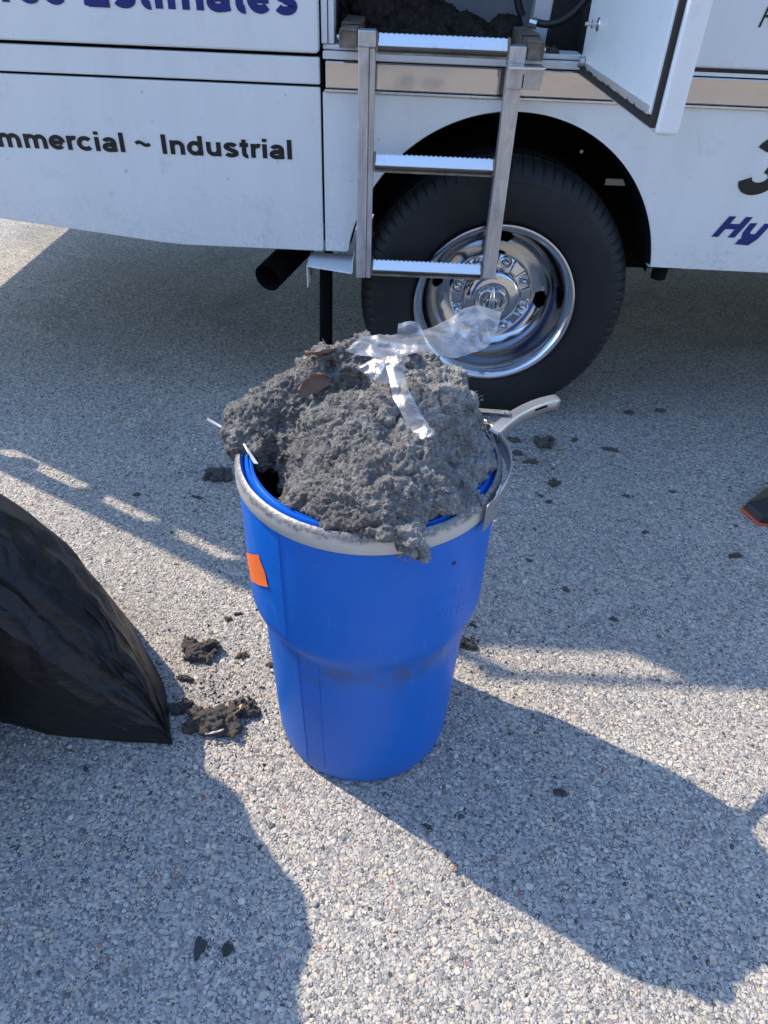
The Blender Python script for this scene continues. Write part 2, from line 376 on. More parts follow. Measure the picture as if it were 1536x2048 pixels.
def m_ground():
    g = NG('asphalt_aggregate'); ob = g.tc()
    wn = g.n('TexNoise'); wn.inputs['Scale'].default_value = 90; g.l(ob, wn.inputs['Vector'])
    ad = g.n('VectorMath'); ad.operation = 'MULTIPLY_ADD'; g.l(wn.outputs['Color'], ad.inputs[0]); ad.inputs[1].default_value = (.006, .006, .0); g.l(ob, ad.inputs[2])
    def vor(scale, feat='F1'):
        v = g.n('TexVoronoi'); v.feature = feat; v.voronoi_dimensions = '2D'; v.inputs['Scale'].default_value = scale; g.l(ad.outputs[0], v.inputs['Vector']); return v
    v1 = vor(118); v2 = vor(235); v3 = vor(420)
    def peb(v, lo, hi, keep):
        rgb = g.n('SeparateColor'); g.l(v.outputs['Color'], rgb.inputs[0])
        m_ = g.math('MULTIPLY', g.ramp(v.outputs['Distance'], [(lo, 1), (hi, 0)]), g.math('LESS_THAN', rgb.outputs[1], keep))
        return m_, g.ramp(rgb.outputs[0], STONE)
    m1, c1 = peb(v1, .40, .52, .72); m2, c2 = peb(v2, .40, .56, .9); m3, c3 = peb(v3, .38, .6, .9)
    c = g.mix(g.math('MULTIPLY', m3, .8), (.07, .071, .075), c3)
    c = g.mix(g.math('MULTIPLY', m2, .95), c, c2)
    c = g.mix(m1, c, c1)
    hgt = g.math('ADD', g.math('MULTIPLY', m1, .6), g.math('MULTIPLY', m2, .3))
    big = g.ramp(g.noise(2.3, 3), [(.35, 0), (.7, 1)]); c = g.mix(g.math('MULTIPLY', big, .22), c, (.16, .16, .165))
    patch = g.ramp(g.noise(.5, 4), [(.4, 0), (.7, 1)]); c = g.mix(g.math('MULTIPLY', patch, .25), c, (.13, .13, .135))
    for (px, py, rr) in ((-.345, .90, .17), (.46, 1.80, .15), (.20, 1.02, .07), (-.47, 1.62, .09), (.92, 1.37, .06), (.35, .62, .05)):
        ds = g.n('VectorMath'); ds.operation = 'DISTANCE'; g.l(ob, ds.inputs[0]); ds.inputs[1].default_value = (px, py, 0)
        fall = g.ramp(g.math('DIVIDE', ds.outputs['Value'], rr), [(.1, 1), (1.0, 0)])
        c = g.mix(g.math('MULTIPLY', g.math('MULTIPLY', fall, g.ramp(g.noise(38, 6, .75), [(.42, 0), (.62, 1)])), .6), c, (.07, .064, .056))
    st_ = g.ramp(g.noise(1.1, 5, .65, dist=1.5), [(.56, 0), (.66, 1)]); c = g.mix(g.math('MULTIPLY', st_, .30), c, (.10, .10, .10))
    dusty = g.ramp(g.noise(2.0, 4, .6, dist=.8), [(.58, 0), (.72, 1)]); c = g.mix(g.math('MULTIPLY', dusty, .18), c, (.40, .37, .32))
    g.set(Base_Color=c, Roughness=.85, Specular_IOR_Level=.3)
    g.bump(g.math('SUBTRACT', hgt, g.math('MULTIPLY', g.noise(500, 3), .3)), .7, .003); return g.m

PAINT = m_paint(); CHROME = m_chrome('chrome', .06, (.56, .58, .61), smudge=.12); STRIP = m_chrome('polished_strip', .05, (.50, .49, .49), .06, .06)
STEEL = m_steel(); TUBE = m_tube(); ALU = m_alu(); RUBBER = m_rubber(); DIRT = m_dirt(); DDIRT = m_dark_dirt(); SOIL = m_dark_dirt('brown_soil', 2.6); BLUE = m_blue(); RING = m_ring()
FILM = m_film(); BAG = m_bag(); STONEM = m_stone(); GROUND = m_ground()
FIBRE = plain('pale_lint', (.25, .243, .233), .9, var=.4, scale=40)
INNER = plain('dark_blue_plastic', (.012, .022, .055), .75, var=.6, scale=25)  # inner drum wall, much darker than the outside
BLACK = plain('black_underbody', (.005, .005, .0055), .95)
BLACK.node_tree.nodes['Principled BSDF'].inputs['Specular IOR Level'].default_value = .15; GASKET = plain('black_gasket', (.012, .012, .013), .55)
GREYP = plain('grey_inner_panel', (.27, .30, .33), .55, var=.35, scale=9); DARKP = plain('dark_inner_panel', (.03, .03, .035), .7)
TXT = plain('black_vinyl', (.006, .006, .007), .55); TXTB = plain('navy_vinyl', (.004, .014, .15), .55)
ORANGE = plain('orange_label', (.80, .16, .03), .55, var=.08); LEVER = plain('pale_grey_metal', (.42, .42, .42), .34, .75, var=.25, scale=50)
LEAFB = plain('dry_brown_leaf', (.19, .12, .09), .8, var=.3, scale=60); LEAFT = plain('tan_leaf', (.50, .38, .20), .75, var=.25, scale=60); LEAFG = plain('pale_green_leaf', (.34, .36, .16), .7, var=.2)
WHITEB = plain('white_strip', (.42, .43, .44), .35); BLACKP = plain('black_plastic', (.016, .016, .018), .5); REDO = plain('red_orange_edge', (.62, .09, .03), .5)
ZINC = m_chrome('zinc', .22, (.6, .6, .58)); ROOFW = plain('white_roof', (.6, .62, .64), .5)

# ------------------------------------------------------------------ ground
G = 400
me = MB(); me.add([(-G, -G, 0), (G, -G, 0), (G, G, 0), (-G, G, 0)], [(0, 1, 2, 3)])
g_o = mk('asphalt_ground', me, GROUND, origin=(0, 0, 0)); tag(g_o, 'grey exposed aggregate asphalt under the truck and drum', None, kind='structure')

def stones():
    V = []; F = []; nb = 0
    pitch = .0057
    xs = np.arange(-1.05, 1.2, pitch); ys = np.arange(.26, 2.15, pitch * .9)
    P = np.array([(x + (j % 2) * pitch * .5, y) for j, y in enumerate(ys) for x in xs])
    P += rng.uniform(-.42, .42, P.shape) * pitch
    hw = .16 + .46 * P[:, 1]
    keep = np.abs(P[:, 0] + .01) < hw + .30
    fade = np.clip((2.1 - P[:, 1]) / .9, .0, 1)
    keep &= rng.random(len(P)) < .70 * fade
    P = P[keep]; n = len(P)
    r = pitch * (.26 + .36 * rng.random(n) ** 1.6 + .75 * (rng.random(n) < .07) * rng.random(n))
    asp = rng.uniform(.6, 1.0, n); th0 = rng.uniform(0, 2 * PI, n); h = r * rng.uniform(.16, .55, n)
    K = 6
    ang = (np.arange(K) + rng.uniform(-.28, .28, (n, K))) * 2 * PI / K
    rad = rng.uniform(.70, 1.22, (n, K))
    def ringp(scale, z):
        x = rad * np.cos(ang) * r[:, None] * scale; y = rad * np.sin(ang) * (r * asp)[:, None] * scale
        c, s = np.cos(th0)[:, None], np.sin(th0)[:, None]
        tl = rng.uniform(-.30, .30, (n, 1)); zz = z[:, None] + tl * x
        return np.stack([P[:, :1] + c * x - s * y, P[:, 1:] + s * x + c * y, np.maximum(zz, -.002)], -1)
    A = ringp(1.0, -.0015 * np.ones(n)); B = ringp(.96, h * .55); C = ringp(.66, h)
    A[..., 2] = -.0015
    V = np.concatenate([A, B, C], 1).reshape(-1, 3)
    b = (np.arange(n) * 3 * K)[:, None]; k = np.arange(K); k2 = (k + 1) % K
    q1 = np.stack([b + k, b + k2, b + K + k2, b + K + k], -1).reshape(-1, 4)
    q2 = np.stack([b + K + k, b + K + k2, b + 2 * K + k2, b + 2 * K + k], -1).reshape(-1, 4)
    top = b + 2 * K + k[None]
    nv = len(V); loops = np.concatenate([q1.ravel(), q2.ravel(), top.ravel()])
    cnt = np.concatenate([np.full(len(q1) + len(q2), 4), np.full(n, K)]); st = np.concatenate([[0], np.cumsum(cnt)[:-1]])
    m = bpy.data.meshes.new('aggregate_stones'); m.vertices.add(nv); m.vertices.foreach_set('co', V.astype(np.float32).ravel())
    m.loops.add(len(loops)); m.loops.foreach_set('vertex_index', loops.astype(np.int32))
    m.polygons.add(len(cnt)); m.polygons.foreach_set('loop_start', st.astype(np.int32)); m.polygons.foreach_set('loop_total', cnt.astype(np.int32))
    m.update(); m.validate(); m.materials.append(STONEM)
    o = bpy.data.objects.new('aggregate_stones', m); COL.objects.link(o)
    tag(o, 'small pale grey and beige stones set in the asphalt surface', 'gravel', kind='stuff')
    print('stones', n)
stones()

# ------------------------------------------------------------------ truck
TY = 2.0
TR = empty('service_truck', (0.9, 3.05, 0)); tag(TR, 'white service truck with side lettering, open side door and one chromed rear wheel', 'truck')
# side panels
def rpoly(pts, rad, n=4):
    """round the corners of an (x,z) polygon; rad per corner"""
    out = []; m = len(pts)
    for i, p in enumerate(pts):
        r = rad[i] if hasattr(rad, '__len__') else rad
        p = np.array(p, float)
        if r <= 0: out.append(tuple(p)); continue
        a = np.array(pts[i - 1], float) - p; b = np.array(pts[(i + 1) % m], float) - p
        a /= np.linalg.norm(a); b /= np.linalg.norm(b)
        for k in range(n + 1):
            t = k / n; q = p + a * r * (1 - t) ** 2 + b * r * t ** 2; out.append(tuple(q))
    return out
o = mk('skirt_panel', MB().prism(rpoly([(-1.64, .634), (-1.105, .578), (-.66, .531), (-.60, .527), (-.2035, .526), (-.2035, .927), (-1.64, .927)], [.01, 0, 0, 0, .008, .004, .004]), 2.0, 2.03), PAINT, TR, bevel=.003)
SK = o
mk('trim_panel', MB().prism(rpoly([(-1.64, .933), (-.2035, .933), (-.2035, .990), (-1.64, .990)], .004), 1.997, 2.03), PAINT, TR, bevel=.004)
UD = mk('upper_side_panel', MB().prism(rpoly([(-1.64, .998), (-.203, .998), (-.203, 2.02), (-1.64, 2.02)], .012), 1.991, 2.03), PAINT, TR, bevel=.005)
mk('panel_backing', MB().box(-1.63, -.196, 2.012, 2.034, .60, 2.02), BLACK, TR)
# arch panels
AC, AR = (.295, .458), .435
def arc(a0, a1, n, r=AR): return [(AC[0] + r * math.cos(math.radians(a0 + (a1 - a0) * i / n)), AC[1] + r * math.sin(math.radians(a0 + (a1 - a0) * i / n))) for i in range(n + 1)]
lp = [(-.1975, .918), (-.1975, .527), (-.134, .525)] + arc(169.5, 91.6, 40) + [(AC[0] - .012, .918)]
lp = [lp[0], lp[1]] + rpoly([(-.1975, .527), (-.131, .527), (-.131, .56)], .012)[5:10] + arc(168, 91.2, 40) + [(AC[0] - .009, .918)]
mk('wheel_arch_panel', MB().prism(lp, 2.001, 2.03), PAINT, TR, bevel=.002, bseg=1)
rp = [(AC[0] - .004, .918)] + arc(90.6, 8.5, 44) + [(.718, .522), (3.6, .505), (3.6, .918)]
mk('wheel_arch_panel', MB().prism(rp, 2.001, 2.03), PAINT, TR, bevel=.002, bseg=1)
# rolled black arch lip and liner
def arch_sheet(r0, r1, y0, y1, a0, a1, n=48):
    m = MB(); P0 = arc(a0, a1, n, r0); P1 = arc(a0, a1, n, r1)
    return m.grid(np.array([[(x, y0, z) for x, z in P0], [(x, y1, z) for x, z in P1]]))
mk('arch_lip', arch_sheet(AR + .001, AR - .006, 2.004, 2.028, 168, 9), BLACK, TR, smooth=60)
mk('wheel_liner', arch_sheet(AR - .002, AR - .002, 2.028, 2.36, 172, 62, 40), BLACK, TR, smooth=60)
mk('wheel_liner', arch_sheet(AR - .002, AR - .002, 2.028, 2.22, 62, 5, 30), BLACK, TR, smooth=60)
WY = 2.46
a = pl(1228, 370, WY); b = pl(1276, 349, WY)
wx0, wx1, wz0, wz1 = a[0] - .03, b[0] + .012, a[2] - .006, b[2] + .016
m = MB(); m.box(-.22, wx0, WY, WY + .02, .50, 1.0).box(wx1, 1.0, WY, WY + .02, .36, 1.0).box(wx0, wx1, WY, WY + .02, wz1, 1.0).box(wx0, wx1, WY, WY + .02, .36, wz0)
mk('inner_wheel_wall', m, BLACK, TR)
mk('underfloor', MB().box(-1.63, .5, 2.60, 4.05, .64, .655).box(1.0, 3.59, 2.045, 4.05, .60, .616), BLACK, TR)
m = MB().box(wx0 - .02, wx0 + .03, WY - .006, WY - .002, wz1 - .012, wz1 + .02); mk('liner_tab', m, BLACK, TR)
for q in ((1145, 214 + 26), (1163, 303), (935, 228)):
    p = pl(q[0], q[1], 2.10 if q[1] != 228 else 2.02)
    mk('liner_clip', MB().lathe([(0, -.004), (.004, -.003), (.005, 0)], p, 'y', 8), WHITEB if q[1] == 303 else ZINC, TR)
# chrome strip, beads, sill
mk('chrome_strip', MB().prism(rpoly([(-.190, .926), (3.6, .926), (3.6, .984), (-.190, .984)], .004), 1.996, 2.03), STRIP, TR, bevel=.003)
mk('strip_bead', MB().box(-.192, 3.6, 1.994, 2.03, .919, .9245), ZINC, TR, bevel=.001)
mk('sill_ledge', MB().box(-.196, .43, 2.0, 2.06, .9865, 1.004).box(-.196, .43, 2.006, 2.09, 1.006, 1.017), PAINT, TR, bevel=.003)
mk('door_jamb', MB().box(-.1985, -.184, 2.0, 2.06, 1.018, 2.02).box(-.182, -.168, 2.004, 2.07, 1.018, 2.02), PAINT, TR, bevel=.002)
RP = mk('upper_side_panel', MB().prism(rpoly([(.475, 1.003), (3.6, 1.003), (3.6, 2.02), (.475, 2.02)], .012), 1.993, 2.03), PAINT, TR, bevel=.005)
mk('panel_gap', MB().box(.475, 3.6, 2.004, 2.03, .986, 1.003), GASKET, TR)
mk('trim_line', MB().box(.475, 3.6, 1.998, 2.003, .9865, .994), PAINT, TR)
# body shell
mk('cargo_shell', MB().box(-1.64, -.215, 2.04, 4.1, .66, 2.03).box(1.0, 3.6, 2.04, 4.1, .62, 2.03).box(.50, .999, 2.62, 4.1, .70, 2.03).box(.50, .999, 2.04, 2.619, .985, 2.03).box(-.214, .499, 2.60, 4.1, .97, 2.03).box(-.214, .499, 2.04, 2.599, 1.92, 2.03), PAINT, TR)
mk('roof', MB().box(-1.655, 3.61, 1.985, 4.115, 2.032, 2.17), ROOFW, TR, bevel=.01)
mk('cab', MB().add([(3.62, 2.05, .5), (5.6, 2.05, .5), (5.6, 2.05, 1.15), (4.7, 2.05, 1.25), (4.2, 2.12, 1.95), (3.62, 2.12, 1.95), (3.62, 4.05, .5), (5.6, 4.05, .5), (5.6, 4.05, 1.15), (4.7, 4.05, 1.25), (4.2, 3.98, 1.95), (3.62, 3.98, 1.95)],
   [(0, 1, 2, 3, 4, 5), (11, 10, 9, 8, 7, 6), (0, 6, 7, 1), (1, 7, 8, 2), (2, 8, 9, 3), (3, 9, 10, 4), (4, 10, 11, 5), (5, 11, 6, 0)]), PAINT, TR, bevel=.05)
mk('far_shade_skirt', MB().box(.55, 3.6, 4.06, 4.09, .20, .70), PAINT, TR)  # unseen skirt added to block sun from the asphalt under the truck
mk('far_shade_skirt', MB().box(-1.63, .545, 4.06, 4.09, .42, .66), PAINT, TR)  # rest of the added skirt, blocking light from the far side
mk('underbody_shade_block', MB().box(-1.35, -.45, 2.35, 3.7, .49, .637), BLACK, TR, bevel=.03)  # unseen block added to darken the asphalt beneath the body
mk('rear_bumper', MB().box(-2.05, -1.642, 2.0, 4.1, .43, .672), STEEL, TR, bevel=.01)
mk('shadow_rail', MB().box(-1.765, -1.70, 1.965, 1.998, .62, 2.18), ZINC, TR, bevel=.004)  # unseen; added so the gap beside it throws sun dashes on the asphalt
for z in (.735, 1.03, 1.32, 1.62, 1.91):
    mk('rail_bracket', MB().box(-1.70, -1.641, 1.967, 1.996, z, z + .06), ZINC, TR)  # breaks the added rail's sun gap into dashes
# roof rack rail and box
m = MB().tube([(-1.66, 2.0, 2.362), (3.0, 2.0, 2.362)], .012, 8)
for x in (-1.62, -1.0, 0, 1.2): m.box(x, x + .03, 1.99, 2.01, 2.172, 2.352)
mk('roof_rail', m, ZINC, TR)
mk('roof_shade_box', MB().box(-1.18, -.901, 1.99, 3.4, 2.173, 2.352).box(-.90, 2.8, 1.99, 3.4, 2.173, 2.62), ROOFW, TR)  # unseen; its taller part is added to keep the open door shaded
# compartment
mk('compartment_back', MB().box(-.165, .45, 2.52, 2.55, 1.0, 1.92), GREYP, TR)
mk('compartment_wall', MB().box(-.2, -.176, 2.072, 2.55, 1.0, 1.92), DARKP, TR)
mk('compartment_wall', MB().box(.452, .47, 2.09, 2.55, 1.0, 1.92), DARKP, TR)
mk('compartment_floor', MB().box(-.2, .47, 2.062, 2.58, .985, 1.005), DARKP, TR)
mk('white_post', MB().prism([(.325, 1.006), (.37, 1.006), (.40, 1.5), (.352, 1.5)], 2.22, 2.27), PAINT, TR, bevel=.003)
mk('black_mat', MB().prism([(.372, 1.006), (.452, 1.006), (.452, 1.6), (.402, 1.5)], 2.205, 2.23), GASKET, TR)
def hose(pts, r, name='hose'): return mk(name, MB().tube(pts, r, 10), GASKET, TR, smooth=60)
def bez(pts, n=24):
    pts = np.array(pts, float); out = []
    for t in np.linspace(0, 1, n):
        q = pts.copy()
        while len(q) > 1: q = q[:-1] * (1 - t) + q[1:] * t
        out.append(q[0])
    return out
hose(bez([pl(1068, 42, 2.15), pl(1100, 60, 2.13), pl(1150, 45, 2.1), pl(1185, -10, 2.08), pl(1200, -60, 2.08)]), .0085)
hose(bez([pl(1045, 32, 2.2), pl(1030, 5, 2.2), pl(1035, -60, 2.2)]), .010)
mk('hose_clamp', MB().tube([pl(1060, 44, 2.148), pl(1074, 48, 2.142)], .0115, 10), ZINC, TR)
# open door
DX, DZ0, DZ1 = .420, .972, 1.93
DR = mk('door', MB().box(DX + .012, DX + .050, 1.335, 1.992, DZ0, DZ1), PAINT, TR, bevel=.007, bseg=3)
mk('door_pan', MB().box(DX - .001, DX + .0115, 1.357, 1.972, DZ0 + .026, DZ1 - .02), PAINT, DR, bevel=.004)
m = MB().box(DX + .002, DX + .0118, 1.3455, 1.356, DZ0 + .009, DZ1 - .01).box(DX + .002, DX + .0118, 1.3562, 1.985, DZ0 + .009, DZ0 + .0245).box(DX + .002, DX + .0118, 1.973, 1.985, DZ0 + .025, DZ1 - .01)
mk('gasket', m, GASKET, DR, bevel=.002)
p = pl(1178, 48, 1.86); p[0] = DX
m = MB(); m.lathe([(0.0, -.030), (.004, -.030), (.004, -.016), (.008, -.015), (.008, -.010), (.005, -.009), (.005, -.005), (.012, -.003), (.014, .0)], (0, 0, 0), 'z', 12)
vv = np.array(m.v); vv = np.stack([vv[:, 2] + DX, vv[:, 0] + 1.86, vv[:, 1] + p[2]], 1)
make('latch_stud', vv, m.f, ZINC, DR, smooth=40)
m = MB().lathe([(0, -.016), (.009, -.014), (.011, -.004), (.004, -.002), (.004, .001)], (0, 0, 0), 'z', 10)
vv = np.array(m.v); q = pl(1162, 131, 1.93); vv = np.stack([vv[:, 2] + DX, vv[:, 0] + 1.925, vv[:, 1] + DZ0 + .040], 1)
make('latch_stud', vv, m.f, STEEL, DR, smooth=40)
# dust caught along the door's lower return
m = MB()
for i in range(110):
    y = random.choice([random.uniform(1.37, 1.97), random.uniform(1.75, 1.97)]); s = random.uniform(.0006, .0022) * (1.6 if y > 1.88 else 1)
    m.tube([(DX - .001 - s, y, DZ0 + .026), (DX - .001 - s * .7, y + random.uniform(-.003, .003), DZ0 + .027 + s * 2.0)], [s * 1.6, s * .6], 5)
d = mk('dust_crumbs', m, DDIRT, DR); d['kind'] = 'stuff'
mk('lower_tray', MB().box(DX - .0035, DX - .0012, 1.362, 1.968, DZ0 + .027, DZ0 + .040), ALU, DR)

# lettering: every letter drawn from heavy strokes, a thin vinyl piece of its own
def ea(cx, cy, rx, ry, a0, a1, n=18): return [(cx + rx * math.cos(math.radians(a0 + (a1 - a0) * i / n)), cy + ry * math.sin(math.radians(a0 + (a1 - a0) * i / n))) for i in range(n + 1)]
GL = {
 'o': (.611, [ea(.305, .26, .212, .193, 0, 360, 32)]),
 'm': (.889, [[(.137, 0), (.137, .519)], ea(.291, .285, .154, .163, 180, 0) + [(.445, 0)], ea(.599, .285, .154, .163, 180, 0) + [(.753, 0)]]),
 'n': (.611, [[(.137, 0), (.137, .519)], ea(.305, .285, .168, .163, 180, 0) + [(.473, 0)]]),
 'u': (.611, [[(.475, 0), (.475, .519)], ea(.307, .234, .168, .163, 0, -180) + [(.139, .519)]]),
 'r': (.389, [[(.137, 0), (.137, .519)], ea(.315, .27, .178, .18, 180, 68)]),
 'e': (.556, [[(.10, .258), (.47, .258)], ea(.28, .26, .200, .193, 0, 318, 28)]),
 'c': (.556, [ea(.29, .26, .205, .193, 42, 318, 26)]),
 'i': (.278, [[(.139, 0), (.139, .519)], [(.139, .595), (.139, .716)]]),
 'l': (.278, [[(.139, 0), (.139, .716)]]),
 'a': (.556, [ea(.275, .335, .158, .118, 165, 0) + [(.433, .10), (.455, .0)], ea(.262, .158, .168, .098, 20, 340, 26), [(.28, .262), (.43, .285)]]),
 'd': (.611, [[(.475, 0), (.475, .716)], ea(.285, .26, .190, .193, 0, 360, 30)]),
 's': (.556, [ea(.278, .370, .165, .088, 18, 255) + ea(.278, .150, .172, .092, 80, -160)]),
 't': (.333, [[(.165, .66), (.165, .17)] + ea(.265, .16, .10, .105, 180, 285, 8), [(.015, .462), (.315, .462)]]),
 '~': (.584, [[(.05 + .48 * k / 20, .345 + .055 * math.sin(2 * PI * k / 20)) for k in range(21)]]),
 'I': (.278, [[(.139, 0), (.139, .716)]]),
 'C': (.722, [ea(.375, .358, .265, .295, 40, 320, 28)]),
 'E': (.667, [[(.146, 0), (.146, .716)], [(.146, .06), (.62, .06)], [(.146, .372), (.585, .372)], [(.146, .656), (.61, .656)]]),
 'F': (.611, [[(.146, 0), (.146, .716)], [(.146, .35), (.53, .35)], [(.146, .656), (.58, .656)]]),
 'H': (.722, [[(.146, 0), (.146, .716)], [(.576, 0), (.576, .716)], [(.146, .375), (.576, .375)]]),
 'y': (.556, [[(.10, .519), (.13, .20), (.19, .07), (.33, .06), (.47, .07)], [(.475, .519), (.475, .0), (.43, -.11), (.10, -.13)]]),
 'R': (.722, [[(.146, 0), (.146, .716)], [(.146, .660)] + ea(.40, .505, .165, .155, 90, -90) + [(.146, .35)], [(.36, .35), (.60, 0)]]),
 '3': (.556, [ea(.265, .530, .168, .125, 170, -80), ea(.265, .205, .190, .145, 80, -170)]),
 ' ': (.278, []),
}
def ribbon(pts, wd):
    P = np.array(pts, float); closed = np.linalg.norm(P[0] - P[-1]) < 1e-6
    T = np.zeros_like(P); T[1:-1] = P[2:] - P[:-2]; T[0] = P[1] - P[0]; T[-1] = P[-1] - P[-2]
    if closed: T[0] = T[-1] = P[1] - P[-2]
    T /= np.linalg.norm(T, axis=1, keepdims=True); N_ = np.stack([-T[:, 1], T[:, 0]], 1)
    mit = np.ones(len(P))
    for i in range(1, len(P) - 1):
        a = (P[i] - P[i - 1]) / np.linalg.norm(P[i] - P[i - 1]); mit[i] = 1 / max(.6, abs(a @ T[i]))
    return P + N_ * (wd / 2 * mit)[:, None], P - N_ * (wd / 2 * mit)[:, None]
def letters(body, x, z, size, mat, parent, y, wd=.14, shear=0.0, sx=1.0, right=False, space=1.0):
    tot = sum(GL[c][0] for c in body) * size * sx * space; X = x - tot if right else x
    for c in body:
        adv, strokes = GL[c]; m = MB()
        for k, st in enumerate(strokes):
            A, B = ribbon(st, wd * (.8 if c == '~' else 1)); yy = y - .00004 * k
            f3 = lambda Q: [(X + (q[0] + shear * q[1]) * size * sx, yy, z + q[1] * size) for q in Q]
            n = len(A); m.add(f3(A) + f3(B), [(i, i + n, i + n + 1, i + 1) for i in range(n - 1)])
        if strokes: mk('letter', m, mat, parent)
        X += adv * size * sx * space
letters('Commercial ~ Industrial', -.276, .7610, .0645, TXT, SK, 1.9988, .158, 0, 1.20, True)
letters('Free Estimates', -.249, 1.073, .104, TXTB, UD, 1.9897, .165, 0, 1.03, True)
letters('R', .812, 1.087, .062, TXT, RP, 1.9917, .095, .22, .9)
letters('3', .886, .727, .190, TXT, TR, 1.9997, .165, .22, 1.0)
letters('Hy', .862, .612, .078, TXTB, TR, 1.9997, .185, .42, 1.34)

# wheel bracket, mud flap, exhaust, chassis
m = MB(); P = [(-.2435, 2.06, .502), (-.118, 2.06, .500), (-.118, 1.918, .498), (-.2435, 1.948, .502)]
m.add(P + [(x, y, z - .004) for x, y, z in P], [(0, 3, 2, 1), (4, 5, 6, 7), (0, 1, 5, 4), (1, 2, 6, 5), (2, 3, 7, 6), (3, 0, 4, 7)])
m.box(-.2465, -.2437, 1.945, 2.06, .440, .503)
m.box(-.1178, -.1150, 1.918, 2.06, .497, .525)
mk('fender_bracket', m, PAINT, TR, bevel=.001)
mf = MB(); gy = np.linspace(0, 1, 8); gz = np.linspace(0, 1, 10)
mf.grid(np.array([[(-.214 + .012 * a - .012 * b * (1 - a), 1.99 + (.22 - .10 * b) * a + .03 * b, .497 - .36 * b) for a in gy] for b in gz]))
o = mk('mud_flap', mf, BLACK, TR, smooth=60); sm = o.modifiers.new('s', 'SOLIDIFY'); sm.thickness = .007
e0 = pl(535, 556, 2.06); e1 = e0 + np.array([.32, .75, .16])
m = MB().tube([e0, e0 * .75 + e1 * .25, e1], .042, 20, caps=False).tube([e0 + (e1 - e0) * .001, e1], .0385, 20, caps=False)
mk('exhaust_pipe', m, BLACK, TR, smooth=60)
mk('exhaust_bore', MB().tube([e0 + (e1 - e0) * .10, e0 + (e1 - e0) * .12], .039, 20), BLACK, TR)
mk('chassis_rail', MB().box(-1.6, 5.4, 2.62, 2.69, .605, .70).box(-1.6, 5.4, 3.45, 3.52, .605, .70), BLACK, TR)
mk('axle', MB().tube([(.27, 2.1, .395), (.27, 4.0, .395)], .055, 12).lathe([(0, -.2), (.1, -.14), (.15, 0), (.1, .14), (0, .2)], (.27, 3.05, .395), 'y', 16), BLACK, TR, smooth=60)
q = pl(1316, 553, 2.05)
mk('hanger_bracket', MB().tube([(q[0], 2.05, q[2] + .06), (q[0], 2.05, q[2] - .004)], .022, 12).tube([(q[0], 2.05, q[2] + .05), (q[0] + .02, 2.4, q[2] + .06)], .024, 10), BLACK, TR)
mk('fuel_tank', MB().box(.95, 2.6, 2.3, 2.6, .42, .60), BLACK, TR, bevel=.03)

# wheels
WC = (.296, 2.0, .388)
def tyre_mesh(cx, y0, sgn=1, n=480):
    prof = [(.222, .030), (.232, .012), (.244, .000), (.262, -.006), (.290, -.010), (.318, -.011), (.335, -.008), (.342, -.0065), (.3435, -.0045), (.355, -.001), (.367, .006), (.378, .016), (.386, .028), (.391, .042), (.3945, .058), (.389, .061), (.389, .067), (.395, .070), (.3955, .095), (.389, .098), (.389, .106), (.3955, .109)]
    tot = .208
    prof = prof + [(r, tot - y) for r, y in prof[::-1]]
    V = []; m = len(prof)
    for i, (r, y) in enumerate(prof):
        sh = .0
        for k in range(n):
            th = 2 * PI * k / n; rr = r
            kk = (k + (0 if y < .1 else 3)) % 6
            if .352 < r < .393 and (y < .058 or y > .15) and kk == 0: rr = r - (.0055 if r > .366 else .0018)
            if r > .3935 and kk in (0,) and (.06 < y < .15) and True: rr = r - .003
            if .29 < r < .30: rr += .0006 * math.sin(th * 90)
            z = WC[2] + rr * math.sin(th); z = max(z, .002)
            V.append((cx + rr * math.cos(th), y0 + y * sgn, z))
    F = [(i * n + (k + 1) % n, i * n + k, (i + 1) * n + k, (i + 1) * n + (k + 1) % n) for i in range(m - 1) for k in range(n)]
    if sgn < 0: F = [f[::-1] for f in F]
    return np.array(V), F
WH = mk('wheel', MB().lathe([(.226, .032), (.222, .10), (.205, .17), (.205, .20)], WC, 'y', 64), BLACK, TR, smooth=40); WH['label'] = 'dual rear wheel with deep chromed rim'
v, f = tyre_mesh(WC[0], 2.0); make('tyre', v, f, RUBBER, WH, smooth=35)
v, f = tyre_mesh(WC[0], 2.235); make('inner_tyre', v, f, RUBBER, WH, smooth=35)
# rim with a deep dish and hand holes
NR = 256
rp_ = [(.224, .026), (.2355, .004), (.2375, -.004), (.235, -.0095), (.229, -.0105), (.2225, -.006), (.2165, .003), (.2125, .012), (.2105, .020)]
rp_ += [(.2090, .028), (.2075, .042), (.206, .058), (.2035, .074), (.2000, .088), (.1955, .100), (.1900, .110), (.1845, .1175), (.179, .123), (.1735, .1275), (.168, .131), (.1625, .134), (.157, .1365), (.1515, .1385), (.146, .140), (.140, .1412), (.134, .142), (.126, .1425), (.10, .143)]
def hole(i, k):
    r = (rp_[i][0] + rp_[i + 1][0]) / 2; th = (k + .5) / NR * 2 * PI
    a = (th + .16 + PI / 4) % (PI / 2) - PI / 4
    return ((r - .163) / .018) ** 2 + (a * .163 / .027) ** 2 < 1
mk('rim', MB().lathe(rp_, WC, 'y', NR, hole), CHROME, WH, smooth=50)
mk('brake_drum', MB().lathe([(0, .175), (.19, .176), (.2, .19)], WC, 'y', 40), BLACK, WH)
